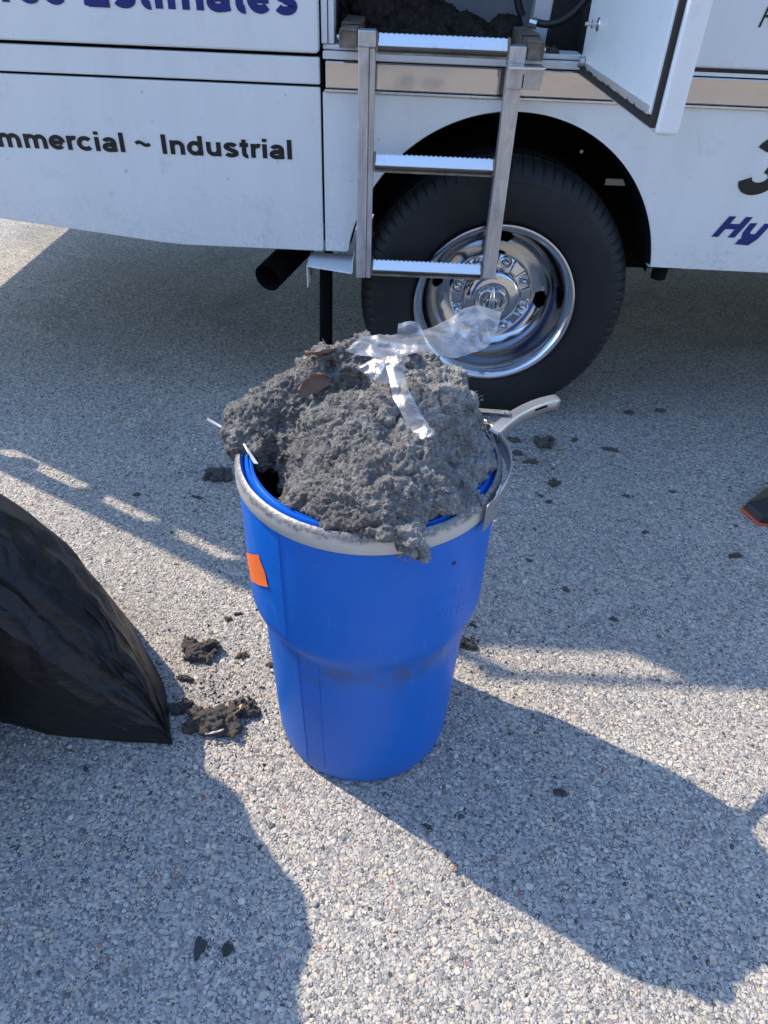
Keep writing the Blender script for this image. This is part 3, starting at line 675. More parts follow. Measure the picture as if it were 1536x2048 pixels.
# hub cap ring with eight nuts, dome and emblem
hub = mk('hub_cap', MB().lathe([(.128, .146), (.127, .100), (.124, .092), (.119, .088), (.092, .082), (.086, .082), (.0845, .076), (.083, .060), (.080, .052), (.072, .047), (.060, .045), (.052, .0445), (.050, .047), (.047, .0475), (0, .0475)], WC, 'y', 64), CHROME, WH, smooth=30)
nm = None
for k in range(8):
    th = (k + .5) * PI / 4 + .08; c = (WC[0] + .106 * math.cos(th), WC[1], WC[2] + .106 * math.sin(th))
    mk('lug_boss', MB().lathe([(.0185, .086), (.0175, .080), (.0155, .0785), (.0145, .080), (.0105, .081), (.0105, .074), (.0085, .068), (.004, .065), (0, .0645)], c, 'y', 16), CHROME, WH, smooth=40)
    th2 = k * PI / 4 + .08; r0, r1 = .0885, .1235
    # raised rib between neighbouring nuts
    def pt(r, dth, y): return (WC[0] + r * math.cos(th2 + dth), WC[1] + y, WC[2] + r * math.sin(th2 + dth))
    A = [pt(r0, -.16, .0812), pt(r0, .16, .0812), pt(r1, .20, .0885), pt(r1, -.20, .0885)]; B = [pt(r0 + .002, -.11, .0765), pt(r0 + .002, .11, .0765), pt(r1 - .002, .15, .0815), pt(r1 - .002, -.15, .0815)]
    mk('cap_rib', MB().add(A + B, [(4, 5, 6, 7), (0, 1, 5, 4), (1, 2, 6, 5), (2, 3, 7, 6), (3, 0, 4, 7)]), CHROME, WH, bevel=.001)
# shield-like head emblem in relief: brow, two curled horns, muzzle
m = MB()
def rel(pts, r): m.tube([(WC[0] + x, WC[1] + .0455 - h, WC[2] + z) for x, z, h in pts], r, 8)
rel([(0, .034, .001), (0, .012, .006), (0, -.012, .008), (0, -.034, .002)], [.006, .010, .011, .006])
for q_ in (-1, 1):
    rel([(q_ * .004, .024, .004), (q_ * .018, .031, .005), (q_ * .031, .020, .004), (q_ * .035, -.002, .003), (q_ * .027, -.022, .001)], [.006, .008, .008, .007, .003])
    rel([(q_ * .009, .004, .005), (q_ * .018, -.010, .003), (q_ * .012, -.026, .001)], [.004, .006, .003])
mk('emblem', m, CHROME, WH, smooth=60)
for y0 in (3.86,):
    v, f = tyre_mesh(WC[0], y0, 1, 60); make('far_tyre', v, f, RUBBER, TR, smooth=35)

# ------------------------------------------------------------------ unseen building added for the polished trim to reflect
BL = empty('reflection_building', (0, -7.2, 0)); tag(BL, 'unseen long tan building with a slate blue roll up door, added behind the viewer for reflections', 'building')
BY = -7.0
mk('wall', MB().box(-14, -1.05, BY - .3, BY, 0, 4.2).box(1.9, 14, BY - .3, BY, 0, 4.2).box(-1.05, 1.9, BY - .3, BY, 2.9, 4.2), plain('tan_stucco', (.42, .34, .24), .85, var=.15, scale=3), BL)
mk('roof', MB().box(-14.2, 14.2, BY - 6, BY + .25, 4.203, 4.45), plain('grey_roof', (.2, .2, .21), .8), BL)
mk('side_wall', MB().box(-14, -13.7, BY - 5.9, BY - .303, 0, 4.2).box(13.7, 14, BY - 5.9, BY - .303, 0, 4.2).box(-13.69, 13.69, BY - 5.9, BY - 5.6, 0, 4.2), plain('tan_stucco_side', (.40, .33, .24), .85), BL)
dm = plain('slate_blue_paint', (.075, .115, .21), .5); gm = plain('grey_panel_paint', (.33, .31, .30), .6)  # made-up door and panel colours that give the trim's reflection its patches
dr_ = mk('roll_up_door', MB().box(-.55, .55, BY - .12, BY - .1, 0, 2.9), dm, BL)
for k in range(14): mk('slat', MB().box(-.55, .55, BY - .098, BY - .075, .02 + k * .205, .20 + k * .205), dm, dr_, bevel=.004)
mk('door_panel', MB().box(.62, 1.5, BY - .1, BY - .05, 0, 2.9), gm, BL)
mk('door_panel', MB().box(-1.05, -.68, BY - .1, BY - .05, 0, 2.9), gm, BL)
mk('door_post', MB().box(-.66, -.57, BY - .1, BY + .02, 0, 2.9), plain('cream_post', (.62, .56, .46), .6), BL)
mk('door_post', MB().box(1.52, 1.88, BY - .1, BY + .02, 0, 2.9), plain('dark_post', (.06, .06, .07), .6), BL)

# ------------------------------------------------------------------ boarding ladder hanging from the truck
LD = empty('boarding_ladder', (.087, 1.93, .487)); tag(LD, 'short three rung metal ladder hanging from the open truck compartment', 'ladder')
def rail(x0, x1):
    sp = x0 + (x1 - x0) * .64
    r = mk('rail', MB().box(x0, sp, 1.908, 1.948, .488, 1.040), STEEL, LD, bevel=.003)
    mk('rail_flange', MB().box(sp + .0006, x1, 1.9115, 1.948, .488, 1.022), STEEL, r, bevel=.002)
    mk('rail_cap', MB().box(x0 - .001, x1 + .001, 1.906, 1.95, 1.0225, 1.056), STEEL, r, bevel=.003)
    return r
r1 = rail(-.1055, -.0655)
r2 = mk('rail', MB().box(.241, .2785, 1.9105, 1.948, .500, 1.036), STEEL, LD, bevel=.003)
mk('rail_cap', MB().box(.240, .2795, 1.908, 1.95, 1.004, 1.038), STEEL, r2, bevel=.003)
for z in (1.034, .783, .519):
    rg = mk('rung', MB().box(-.060, .236, 1.912, 1.936, z - .0145, z + .0125, -.55), ALU, LD, bevel=.0015)
    mk('rung_return', MB().box(-.0605, .2365, 1.913, 1.946, z - .0235, z - .0190), TUBE, rg)
    m = MB(); n = 24
    for i in range(n):
        x = -.058 + i * .292 / n; dy, dz = .0035, .0165
        m.box(x, x + .0062, 1.921 - .0035 + .006, 1.9235 + .012, z + .0105, z + .0140, -.55)
    mk('tread_teeth', m, ALU, rg)
    for x in (-.0648, .2362):
        mk('weld_plate', MB().box(x, x + .0045, 1.910, 1.944, z - .021, z + .018), TUBE, LD, bevel=.001)
def sq_tube(name, x0, x1, y0, y1, z0, z1, t, mat, parent):
    m = MB().box(x0, x1, y0, y1, z0, z0 + t).box(x0, x1, y0, y1, z1 - t, z1).box(x0, x0 + t, y0 + .0003, y1, z0 + t, z1 - t).box(x1 - t, x1, y0 + .0003, y1, z0 + t, z1 - t)
    return mk(name, m, mat, parent, bevel=.0015, bseg=1)
for x0, x1, z0, z1 in ((-.1495, -.109, 1.0185, 1.055), (.2825, .3205, 1.010, 1.048)):
    tb = sq_tube('mounting_tube', x0, x1, 1.915, 2.16, z0, z1, .003, TUBE, LD)
    mk('tube_end', MB().box(x0 + .003, x1 - .003, 1.921, 1.924, z0 + .003, z1 - .003), TUBE, tb)
    sgn = -1 if x0 < 0 else 1; xb = x0 if x0 < 0 else x1
    mk('pivot_bolt', MB().tube([(xb, 1.945, (z0 + z1) / 2), (xb + sgn * .007, 1.945, (z0 + z1) / 2)], .006, 6), ZINC, tb)
    sq_tube('tube_receiver', x0 - .004, x1 + .004, 2.03, 2.30, z0 - .0045, z1 + .0045, .0035, TUBE, TR)
pk = mk('hook_plate', MB().box(.2395, .322, 1.8985, 1.9025, .955, .998), STEEL, LD, bevel=.001)
mk('hook_lip', MB().add([(.238, 1.868, 1.0015), (.323, 1.880, 1.0015), (.323, 1.945, 1.0015), (.238, 1.945, 1.0015), (.238, 1.868, .998), (.323, 1.880, .998), (.323, 1.945, .998), (.238, 1.945, .998)], [(0, 1, 2, 3), (7, 6, 5, 4), (0, 4, 5, 1), (1, 5, 6, 2), (2, 6, 7, 3), (3, 7, 4, 0)]), ALU, pk)
mk('slot', MB().box(.277, .2795, 1.8972, 1.8984, .958, .985), BLACK, pk)

# ------------------------------------------------------------------ blue drum
DC = np.array([-.025, .85, 0.0])
DP = [(0, .010), (.140, .010), (.148, .003), (.157, .003), (.1635, .010), (.1655, .022), (.1665, .06), (.1735, .30), (.1745, .340), (.1765, .352), (.1805, .3575), (.1838, .3600), (.1854, .3650), (.1890, .3715), (.1942, .386), (.1960, .402), (.1963, .43), (.1965, .604)]
RIMP = [(.1965, .604), (.1945, .620), (.1935, .6300), (.1900, .6320), (.1880, .6285), (.1868, .6215), (.1855, .6215), (.1845, .6300), (.1825, .6335), (.1802, .6330), (.1785, .6290), (.1772, .6295), (.1758, .6325), (.1738, .6315), (.1725, .6250)]
RS = lambda L: [(q[0] * (1 - .024 * min(1, max(0, (q[1] - .36) / .05))), q[1]) for q in L]
DP, RIMP = RS(DP), RS(RIMP)
DRUM = empty('blue_drum', tuple(DC)); tag(DRUM, 'blue plastic open top drum with grey clamp ring, standing full of grey lint dirt', 'drum')
body = mk('drum_body', MB().lathe(DP + RIMP[1:], DC, 'z', 128), BLUE, DRUM, smooth=38)
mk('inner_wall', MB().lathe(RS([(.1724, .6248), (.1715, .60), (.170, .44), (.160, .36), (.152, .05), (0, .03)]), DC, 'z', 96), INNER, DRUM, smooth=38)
# mould seams
def surf_r(z): return float(np.interp(z, [h for r, h in DP[4:]], [r for r, h in DP[4:]]))
def seam(ang, z0, z1, r=.0016):
    return mk('mould_seam', MB().tube([(DC[0] + (surf_r(z) + .0002) * math.cos(ang), DC[1] + (surf_r(z) + .0002) * math.sin(ang), z) for z in np.linspace(z0, z1, 40)], r, 6), BLUE, DRUM, smooth=60)
def cyl_hit(u, v, r):
    d = ray(u, v); A = d[0] ** 2 + d[1] ** 2; B = 2 * (d[0] * -DC[0] + d[1] * -DC[1]); C_ = DC[0] ** 2 + DC[1] ** 2 - r * r
    t = (-B - math.sqrt(max(B * B - 4 * A * C_, 0))) / 2 / A; p = CP + d * t; return math.atan2(p[1] - DC[1], p[0] - DC[0]), p[2]
a1, _ = cyl_hit(557, 1085, .1918); a2, _ = cyl_hit(598, 1360, .174)
seam(a1, .37, .602); seam(a2, .02, .35, .0013); a3, _ = cyl_hit(640, 1400, .173); seam(a3, .03, .33, .0008)
# orange label
m = MB(); N = 10; cor = [cyl_hit(*q, .1918) for q in ((493, 1102), (519, 1109), (539, 1173), (504, 1161))]
Pg = np.zeros((N, N, 3))
for i in range(N):
    for j in range(N):
        s, t = i / (N - 1), j / (N - 1)
        A = np.array(cor[0]) * (1 - t) + np.array(cor[1]) * t; B = np.array(cor[3]) * (1 - t) + np.array(cor[2]) * t
        if j == N - 1: A = A + 0; s2 = s
        an, z = A * (1 - s) + B * s
        an += -.010 * math.sin(s * 9) * (t > .95)
        rr = surf_r(z) + .0012 + (.004 * max(0, s - .8) * (t > .5))
        Pg[i, j] = (DC[0] + rr * math.cos(an), DC[1] + rr * math.sin(an), z)
lb = mk('orange_sticker', m.grid(Pg), ORANGE, DRUM, smooth=180); lb['label'] = 'torn orange sticker'
# puncture mark, embossed marks, scratches
an, z = cyl_hit(908, 1126, .1918)
def on(an, z, off): return np.array([DC[0] + (surf_r(z) + off) * math.cos(an), DC[1] + (surf_r(z) + off) * math.sin(an), z])
mk('puncture', MB().tube([on(an, z, -.002), on(an, z, .0012)], .0032, 10), DARKP, DRUM)
m = MB()
for row, (u0, v0, u1, v1) in enumerate(((845, 1205, 955, 1165), (870, 1225, 950, 1196), (835, 1240, 945, 1212))):
    for i in range(11):
        t = (i + random.uniform(-.2, .2)) / 10; u = u0 + (u1 - u0) * t; v = v0 + (v1 - v0) * t + random.uniform(-2, 2)
        aa, zz = cyl_hit(u, v, surf_r(.50)); L = random.uniform(.004, .008); ta = random.uniform(-.004, .004)
        m.tube([on(aa, zz, 0), on(aa + ta, zz - L, 0)], .0004, 5)
mk('embossed_mark', m, BLUE, DRUM)
# clamp ring: an open band with latch and lever
CRP = [(.1970, .6045), (.1990, .6045), (.2003, .6075), (.2000, .622), (.1990, .6285), (.1965, .6325), (.1915, .6345), (.1905, .6335), (.1945, .6300), (.1962, .622), (.1966, .61), (.1970, .6045)]
ang0 = math.radians(-28)
ring = mk('clamp_ring', MB().lathe(RS(CRP), DC, 'z', 150, a0=ang0, a1=ang0 + math.radians(359.5)), RING, DRUM, smooth=40)
# outer spring band bowed away on the right, ending in the hook plate
P = []
for t in np.linspace(0, 1, 26):
    an = math.radians(-27 + 67 * t); r = .1972 + .009 * math.sin(PI * min(1, t * 1.05)) ; c = np.array([DC[0] + r * math.cos(an), DC[1] + r * math.sin(an), 0])
    P.append([c + (0, 0, .607), c + (0, 0, .636)])
o = mk('spring_band', MB().grid(np.array(P)), LEVER, DRUM, smooth=180); s_ = o.modifiers.new('s', 'SOLIDIFY'); s_.thickness = .0025
an = math.radians(-29)
def loc(ar, up_, tan_):   # radial, vertical, tangential offsets about the hook
    c, s = math.cos(an), math.sin(an); r = .1978 + ar
    return (DC[0] + r * c - tan_ * s, DC[1] + r * s + tan_ * c, .612 + up_)
outl = [(-.030, -.020), (.010, -.020), (.014, -.016), (.016, -.004), (.012, .002), (.007, -.001), (.004, -.004), (-.001, -.002), (-.002, .003), (.006, .012), (.016, .030), (.012, .034), (.002, .022), (-.008, .020), (-.026, .026), (-.030, .024)]
v = [loc(.002 + .0016 * s2, zz, tt) for s2 in (0, 1) for tt, zz in [(a_, b_) for a_, b_ in outl]]
n = len(outl); f = [tuple(range(n - 1, -1, -1)), tuple(range(n, 2 * n))] + [(i, (i + 1) % n, (i + 1) % n + n, i + n) for i in range(n)]
make('latch_hook', v, f, LEVER, DRUM)
m = MB().tube([loc(.002, -.024, .004), loc(.004, -.027, .010), loc(.004, -.028, .016)], .0022, 6); mk('latch_pin', m, STEEL, DRUM)
# lever: curved U channel reaching out to the back right, with two links
def lever_path(n=22):
    pts = [gnd(985, 868, .632), gnd(1000, 848, .640), gnd(1030, 822, .646), gnd(1070, 803, .648), gnd(1115, 796, .648)]
    return bez(pts, n)
lpth = lever_path()
vs = []
for i, p in enumerate(lpth):
    t = lpth[min(i + 1, len(lpth) - 1)] - lpth[max(i - 1, 0)]; t /= np.linalg.norm(t); sd = np.cross(t, (0, 0, 1)); sd /= np.linalg.norm(sd)
    wd = .0070; z = np.array([0, 0, 1.0])
    vs.append([p + sd * wd - z * .016, p + sd * (wd + .001) - z * .001, p + sd * wd + z * .001, p - sd * wd + z * .001, p - sd * (wd + .001) - z * .001, p - sd * wd - z * .010])
lv = mk('lever', MB().grid(np.array(vs)), LEVER, DRUM, smooth=40); s_ = lv.modifiers.new('s', 'SOLIDIFY'); s_.thickness = .0018
mk('lever_slot', MB().tube([lpth[15] + (0.002, -.0098, -.004), lpth[18] + (.002, -.0098, -.004)], .0022, 6), BLACK, lv)
def strap(p, q, wdt, h, name):
    p, q = np.array(p), np.array(q); t = q - p; t /= np.linalg.norm(t); sd = np.cross(t, (0, 0, 1)); sd /= np.linalg.norm(sd); z = np.array([0, 0, h])
    A = [p + sd * wdt, q + sd * wdt, q - sd * wdt, p - sd * wdt]; B = [x - z for x in A]
    return mk(name, MB().add(A + B, [(0, 1, 2, 3), (7, 6, 5, 4), (0, 4, 5, 1), (1, 5, 6, 2), (2, 6, 7, 3), (3, 7, 4, 0)]), LEVER, DRUM, bevel=.0008)
strap(gnd(940, 818, .646), gnd(1020, 824, .6505), .0052, .0025, 'lever_link'); strap(gnd(940, 840, .636), gnd(992, 847, .636), .0045, .0025, 'lever_link')
mk('rivet', MB().lathe([(.0042, 0), (.0035, .002), (0, .003)], gnd(1012, 824, .6505), 'z', 10), ZINC, DRUM)

# ------------------------------------------------------------------ grey lint heap in the drum
def blob_field(blobs, lo, hi, h, k=.03):
    nx, ny, nz = [int((b - a) / h) + 1 for a, b in zip(lo, hi)]
    X = np.stack(np.meshgrid(*[np.arange(n) * h + a for n, a in zip((nx, ny, nz), lo)], indexing='ij'), -1)
    f = None
    for c, r in blobs:
        q = (X - np.array(c)) / np.array(r); d_ = (np.sqrt((q ** 2).sum(-1)) - 1) * min(r)
        if f is None: f = d_
        else:
            hh = np.clip(.5 + .5 * (d_ - f) / k, 0, 1); f = d_ * (1 - hh) + f * hh - k * hh * (1 - hh)
    return X, f
HB = [((-.007, .785, .600), (.146, .125, .112)), ((-.006, .835, .632), (.132, .110, .108)), ((-.022, .935, .685), (.112, .070, .085)), ((.052, .880, .665), (.075, .09, .080)),
      ((-.115, .925, .665), (.085, .060, .065)), ((-.170, .915, .650), (.060, .055, .046)), ((-.198, .890, .640), (.045, .045, .036)), ((-.178, .870, .632), (.042, .045, .035)),
      ((.084, .832, .622), (.062, .100, .078)), ((.040, .722, .612), (.085, .036, .044)), ((.085, .735, .620), (.048, .040, .038)), ((-.045, .714, .604), (.030, .030, .032)), ((.040, .682, .636), (.024, .024, .017)), ((.045, .663, .626), (.019, .017, .018)), ((.047, .654, .612), (.012, .010, .015)),
      ((.050, .935, .700), (.055, .045, .05)), ((.0, .9, .45), (.155, .1, .2)), ((.0, .84, .45), (.158, .15, .1))]
lo, hi = (-.30, .56, .42), (.25, 1.08, .88)
h = .0024
X, f = blob_field(HB, lo, hi, h, .017)
near = np.abs(f) < .035
Pn = X[near]
big = fbm(Pn, 18, 3, 5) * .012 + np.where(Pn[:, 1] - .35 * Pn[:, 0] > .88, 1, .25) * np.abs(fbm(Pn, 24, 2, 15)) * .016 + (worley(Pn + fbm(Pn, 30, 1, 3)[:, None] * .012, 22, 9) - .55) * .012
f[near] = f[near] + big
# keep the mass inside the wall below the rim
V, F = surface_nets(f.astype(np.float64), np.array(lo), h)
lab = np.arange(len(V))                      # keep only the one connected mass
for _ in range(200):
    old = lab.copy(); mn = lab[F].min(1)
    for k in range(4): np.minimum.at(lab, F[:, k], mn)
    lab = lab[lab]
    if (lab == old).all(): break
best = np.bincount(lab).argmax(); keepv = lab == best; remap = np.cumsum(keepv) - 1
F = remap[F[keepv[F[:, 0]]]]; V = V[keepv]
N = vnormals(V, F)
wob = V + fbm(V, 60, 2, 71)[:, None] * .004
d1 = (.62 - worley(wob, 62, 21)) * .0068; d2 = (.6 - worley(wob, 140, 22)) * .0072; d3 = (.6 - worley(wob, 290, 25)) * .0048; d4 = fbm(V, 210, 2, 33) * .0036
rough = np.clip(.62 + .45 * fbm(V, 7, 2, 44) + 1.6 * (V[:, 0] - .02) + .5 * (V[:, 2] < .60), .30, 1.35)
d5 = -((1 - np.abs(vnoise(wob, 34, 91))) ** 7) * .011 * (.4 + .8 * np.clip(vnoise(V, 9, 92) + .4, 0, 1))
V = V + N * (rough * (d1 + d2) + d3 + d4 + d5)[:, None]
rad = np.hypot(V[:, 0] - DC[0], V[:, 1] - DC[1]); inside = (V[:, 2] < .642)
lim = np.where(V[:, 2] < .60, .162, .1655)
# anything that would pass through the wall is held inside it; overhanging lumps above the rim are free
cl = inside & (rad > lim) & (rad < .30) & (V[:, 2] < .632) & ~((V[:, 0] < -.15) & (V[:, 1] > .83)) & ~((V[:, 1] < .675) & (V[:, 0] > .018) & (V[:, 0] < .074))
sc_ = np.where(cl, lim / np.maximum(rad, 1e-6), 1.0)
V[:, 0] = DC[0] + (V[:, 0] - DC[0]) * sc_; V[:, 1] = DC[1] + (V[:, 1] - DC[1]) * sc_
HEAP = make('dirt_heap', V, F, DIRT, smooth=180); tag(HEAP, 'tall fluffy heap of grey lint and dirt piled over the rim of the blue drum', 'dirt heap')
print('heap', len(V))
N = vnormals(V, F)
# loose fibres
sel = rng.choice(len(V), 5500, replace=False); m = MB()
for i in sel:
    if V[i, 2] < .60 or N[i, 1] > .75: continue
    L = random.uniform(.0025, .0075) * (1.6 if random.random() < .12 else 1); dd = N[i] + rng.normal(0, .7, 3); dd /= np.linalg.norm(dd); cu = rng.normal(0, .35, 3)
    p = V[i]; m.tube([p, p + dd * L * .5, p + dd * L + cu * L * .6], [.00040, .00032, .0002], 3, caps=False)
o = mk('lint_fibre', m, FIBRE, HEAP); o['kind'] = 'stuff'
def heap_at(u, v):
    d = ray(u, v); d = d / np.linalg.norm(d); r = V - CP; t = r @ d; e = np.linalg.norm(r - t[:, None] * d, axis=1)
    ok = e < .004
    if not ok.any(): ok = e < e.min() + .003
    i = np.argmin(np.where(ok, t, 9)); return V[i], N[i]

# leaves and shreds caught in the heap
def leaf(name, p, size, mat, label, tilt=(.3, .2, 0), curl=.25, asp=.55, cat='leaf', group=None, up=(0, 0, 1)):
    n, k = 9, 5; Pg = np.zeros((n, k, 3))
    upv = Vector(up); R = upv.to_track_quat('Z', 'Y').to_matrix() @ (Matrix.Rotation(tilt[2], 3, 'Z') @ Matrix.Rotation(tilt[0], 3, 'X') @ Matrix.Rotation(tilt[1], 3, 'Y'))
    sd = random.random() * 9
    for i in range(n):
        s = i / (n - 1) * 2 - 1; wd = asp * max(.02, (1 - s * s) ** .75) * (1 + .18 * math.sin(s * 9 + sd))
        for j in range(k):
            t = j / (k - 1) * 2 - 1; q = Vector((s * size / 2, t * wd * size / 2, curl * size * (t * t * .5 + s * s * .3) + .03 * size * math.sin(6 * s + 4 * t + sd)))
            Pg[i, j] = np.array(p) + np.array(R @ q)
    o = mk(name, MB().grid(Pg), mat, smooth=180); s_ = o.modifiers.new('s', 'SOLIDIFY'); s_.thickness = .0006
    return tag(o, label, cat, group)
p, nn = heap_at(620, 765); leaf('dry_leaf', p + nn * .006, .050, LEAFB, 'curled reddish brown leaf lying open on the heap left of centre', (.2, .1, .2), .3, .6, up=nn)
p, nn = heap_at(650, 706); leaf('dry_leaf', p + nn * .006, .050, LEAFB, 'dark brown leaf wedged deep in the top of the heap, left of the clear film', (.5, .1, .25), .2, .42)
p, nn = heap_at(618, 712); leaf('dry_leaf', p + nn * .006, .024, LEAFT, 'small tan leaf shard sticking up near the left shoulder of the heap', (.7, .1, 1.0), .1, .35)
p, nn = heap_at(812, 772); leaf('dry_leaf', p + nn * .003, .024, LEAFT, 'small orange brown leaf chip beside the hanging film tail on the heap', (.5, .6, 1.3), .1, .4)
a_ = pl(415, 838, .90); b_ = pl(470, 868, .87)
m = MB(); sd = np.array([.0005, .0, .0016]); m.add([a_ - sd * 1.3, a_ + sd * 1.3, b_ + sd, b_ - sd, (a_ + b_) / 2 + (0, -.004, .001)], [(0, 1, 4), (1, 2, 4), (2, 3, 4), (3, 0, 4)])
o = mk('plastic_shred', m, WHITEB); s_ = o.modifiers.new('s', 'SOLIDIFY'); s_.thickness = .0012; tag(o, 'thin white plastic shred poking out to the left of the heap', 'plastic shred')
a_ = pl(487, 888, .80); b_ = pl(512, 928, .765); m = MB(); m.add([a_ - sd * .5, a_ + (.002, 0, 0), b_ + (.0032, 0, .0), b_ - (.0025, 0, 0), (a_ + b_) / 2 + (0, -.003, .001)], [(0, 1, 4), (1, 2, 4), (2, 3, 4), (3, 0, 4)])
o = mk('plastic_shred', m, WHITEB); s_ = o.modifiers.new('s', 'SOLIDIFY'); s_.thickness = .0012; tag(o, 'short white shred hanging over the dark inside edge of the drum', 'plastic shred')

# ------------------------------------------------------------------ clear film scrap on the heap
def film_strip(stations, ncross=18, nlen=60, crum=.004, seed=0):
    """stations: (lower pixel, lower depth, upper pixel, upper depth)"""
    L = np.array([pl(*a, ya) for a, ya, b, yb in stations]); U = np.array([pl(*b, yb) for a, ya, b, yb in stations])
    s = np.linspace(0, 1, len(L)); t = np.linspace(0, 1, nlen)
    def cr(A):
        out = []
        for tt in t:
            x = tt * (len(A) - 1); i = min(int(x), len(A) - 2); fr = x - i
            p0, p1, p2, p3 = A[max(i - 1, 0)], A[i], A[i + 1], A[min(i + 2, len(A) - 1)]
            out.append(.5 * (2 * p1 + (p2 - p0) * fr + (2 * p0 - 5 * p1 + 4 * p2 - p3) * fr ** 2 + (3 * p1 - p0 - 3 * p2 + p3) * fr ** 3))
        return np.array(out)
    L, U = cr(L), cr(U); c = np.linspace(0, 1, ncross)
    P = L[:, None] * (1 - c)[None, :, None] + U[:, None] * c[None, :, None]
    nrm = np.array([0.1, -.55, .8])
    cr_ = ((1 - np.abs(vnoise(P, 30, seed))) ** 3 - .4) * 1.6 + 1.0 * ((1 - np.abs(vnoise(P, 75, seed + 3))) ** 2 - .4) + 0.7 * vnoise(P, 17, seed + 5)
    P = P + nrm * (.75 * crum * cr_)[..., None] + nrm * (.003 * np.sin(c * PI))[None, :, None]
    return P
fm = MB()
fm.grid(film_strip([((690, 701), .83, (691, 699), .835), ((722, 711), .825, (728, 675), .86), ((765, 716), .82, (775, 671), .87), ((810, 712), .82, (822, 668), .88), ((860, 704), .83, (860, 655), .90), ((900, 717), .85, (900, 636), .92), ((940, 708), .87, (932, 618), .94), ((966, 699), .885, (966, 615), .95), ((988, 682), .90, (1003, 624), .955)], seed=4))
fm.grid(film_strip([((790, 694), .855, (796, 650), .885), ((816, 692), .862, (828, 642), .89), ((848, 692), .866, (852, 668), .88)], 6, 9, .006, 9))
fm.grid(film_strip([((768, 728), .825, (816, 708), .835), ((778, 752), .80, (808, 738), .812), ((784, 788), .775, (814, 772), .785), ((800, 822), .752, (830, 806), .762), ((820, 856), .732, (850, 840), .742), ((846, 884), .714, (870, 868), .722)], 12, 40, .003, 14))
fm.grid(film_strip([((715, 738), .83, (725, 728), .84), ((748, 758), .812, (750, 720), .84), ((782, 768), .80, (785, 712), .83), ((796, 742), .81, (805, 710), .83)], 10, 24, .004, 19))
FO = mk('plastic_film', fm, FILM, smooth=180); tag(FO, 'crumpled clear plastic film scrap draped on top of the heap with a hanging tail', 'plastic film')

# ------------------------------------------------------------------ soil heaped in the truck compartment and crumbs on the sill
def soil(blobs, lo, hi, h, mat, name, amp=1.0, seed=0, k=.02, **kw):
    X, f = blob_field(blobs, lo, hi, h, k)
    f = f + amp * (fbm(X, 40, 2, seed) * .006 + (worley(X, 45, seed + 3) - .55) * .010)
    V, F = surface_nets(f, np.array(lo), h); N = vnormals(V, F)
    V = V + N * (amp * ((.6 - worley(V, 120, seed + 7)) * .006 + (.6 - worley(V, 260, seed + 8)) * .003 + fbm(V, 180, 2, seed) * .002))[:, None]
    return V, F
V2, F2 = soil([((-.09, 2.36, 1.03), (.10, .13, .14)), ((.02, 2.38, 1.03), (.11, .11, .085)), ((.10, 2.36, 1.02), (.09, .12, .06)), ((.17, 2.34, 1.01), (.07, .10, .05)), ((.27, 2.28, 1.02), (.05, .08, .055)), ((0, 2.2, 1.0), (.16, .09, .03))], (-.172, 2.07, .99), (.36, 2.515, 1.22), .006, DDIRT, 'soil', 1.2, 3)
o = make('soil_pile', V2, F2, DDIRT, smooth=180); tag(o, 'dark soil and lint piled inside the open truck compartment behind the ladder', 'soil pile')

# ------------------------------------------------------------------ crumbs and clumps on the asphalt
VAR = []
for i in range(7):
    r_ = np.random.default_rng(50 + i); bl = [((0, 0, .10), (.55, .45, .36))]
    for k in range(7): bl.append(((r_.uniform(-.6, .6), r_.uniform(-.45, .45), r_.uniform(.0, .35)), tuple(r_.uniform(.16, .34, 3))))
    lo, hi = (-1.15, -1.0, -.12), (1.15, 1.0, .85); hh = .036 if i > 2 else .028
    X, f = blob_field(bl, lo, hi, hh, .12)
    f = f + (worley(X, 2.6, 60 + i) - .5) * .26 + fbm(X, 3, 2, i) * .10
    f = np.maximum(f, -(X[..., 2] + .02))
    V3, F3 = surface_nets(f, np.array(lo), hh); N3 = vnormals(V3, F3)
    V3 = V3 + N3 * ((.55 - worley(V3, 7, i)) * .12 + fbm(V3, 12, 2, i) * .04)[:, None]; V3[:, 2] = np.maximum(V3[:, 2], -.02)
    me_ = bpy.data.meshes.new('soil_clump'); me_.from_pydata(V3.tolist(), [], F3.tolist()); me_.update(); me_.materials.append(SOIL)
    for p_ in me_.polygons: p_.use_smooth = True
    VAR.append(me_)
def clump(u, v, wpx, hpx, var, label, rot=None, group='soil clumps fallen on the asphalt'):
    p = gnd(u, v); sx = np.linalg.norm(gnd(u + wpx / 2, v) - gnd(u - wpx / 2, v)) / 2 * 1.12
    o = bpy.data.objects.new('soil_clump', VAR[var]); COL.objects.link(o)
    o.location = (p[0], p[1], 0); o.scale = (sx, sx * hpx / wpx * 1.15, sx * min(1.0, .35 + .75 * hpx / wpx)); o.rotation_euler[2] = rot if rot is not None else random.uniform(-.5, .5)
    return tag(o, label, 'soil clump', group)
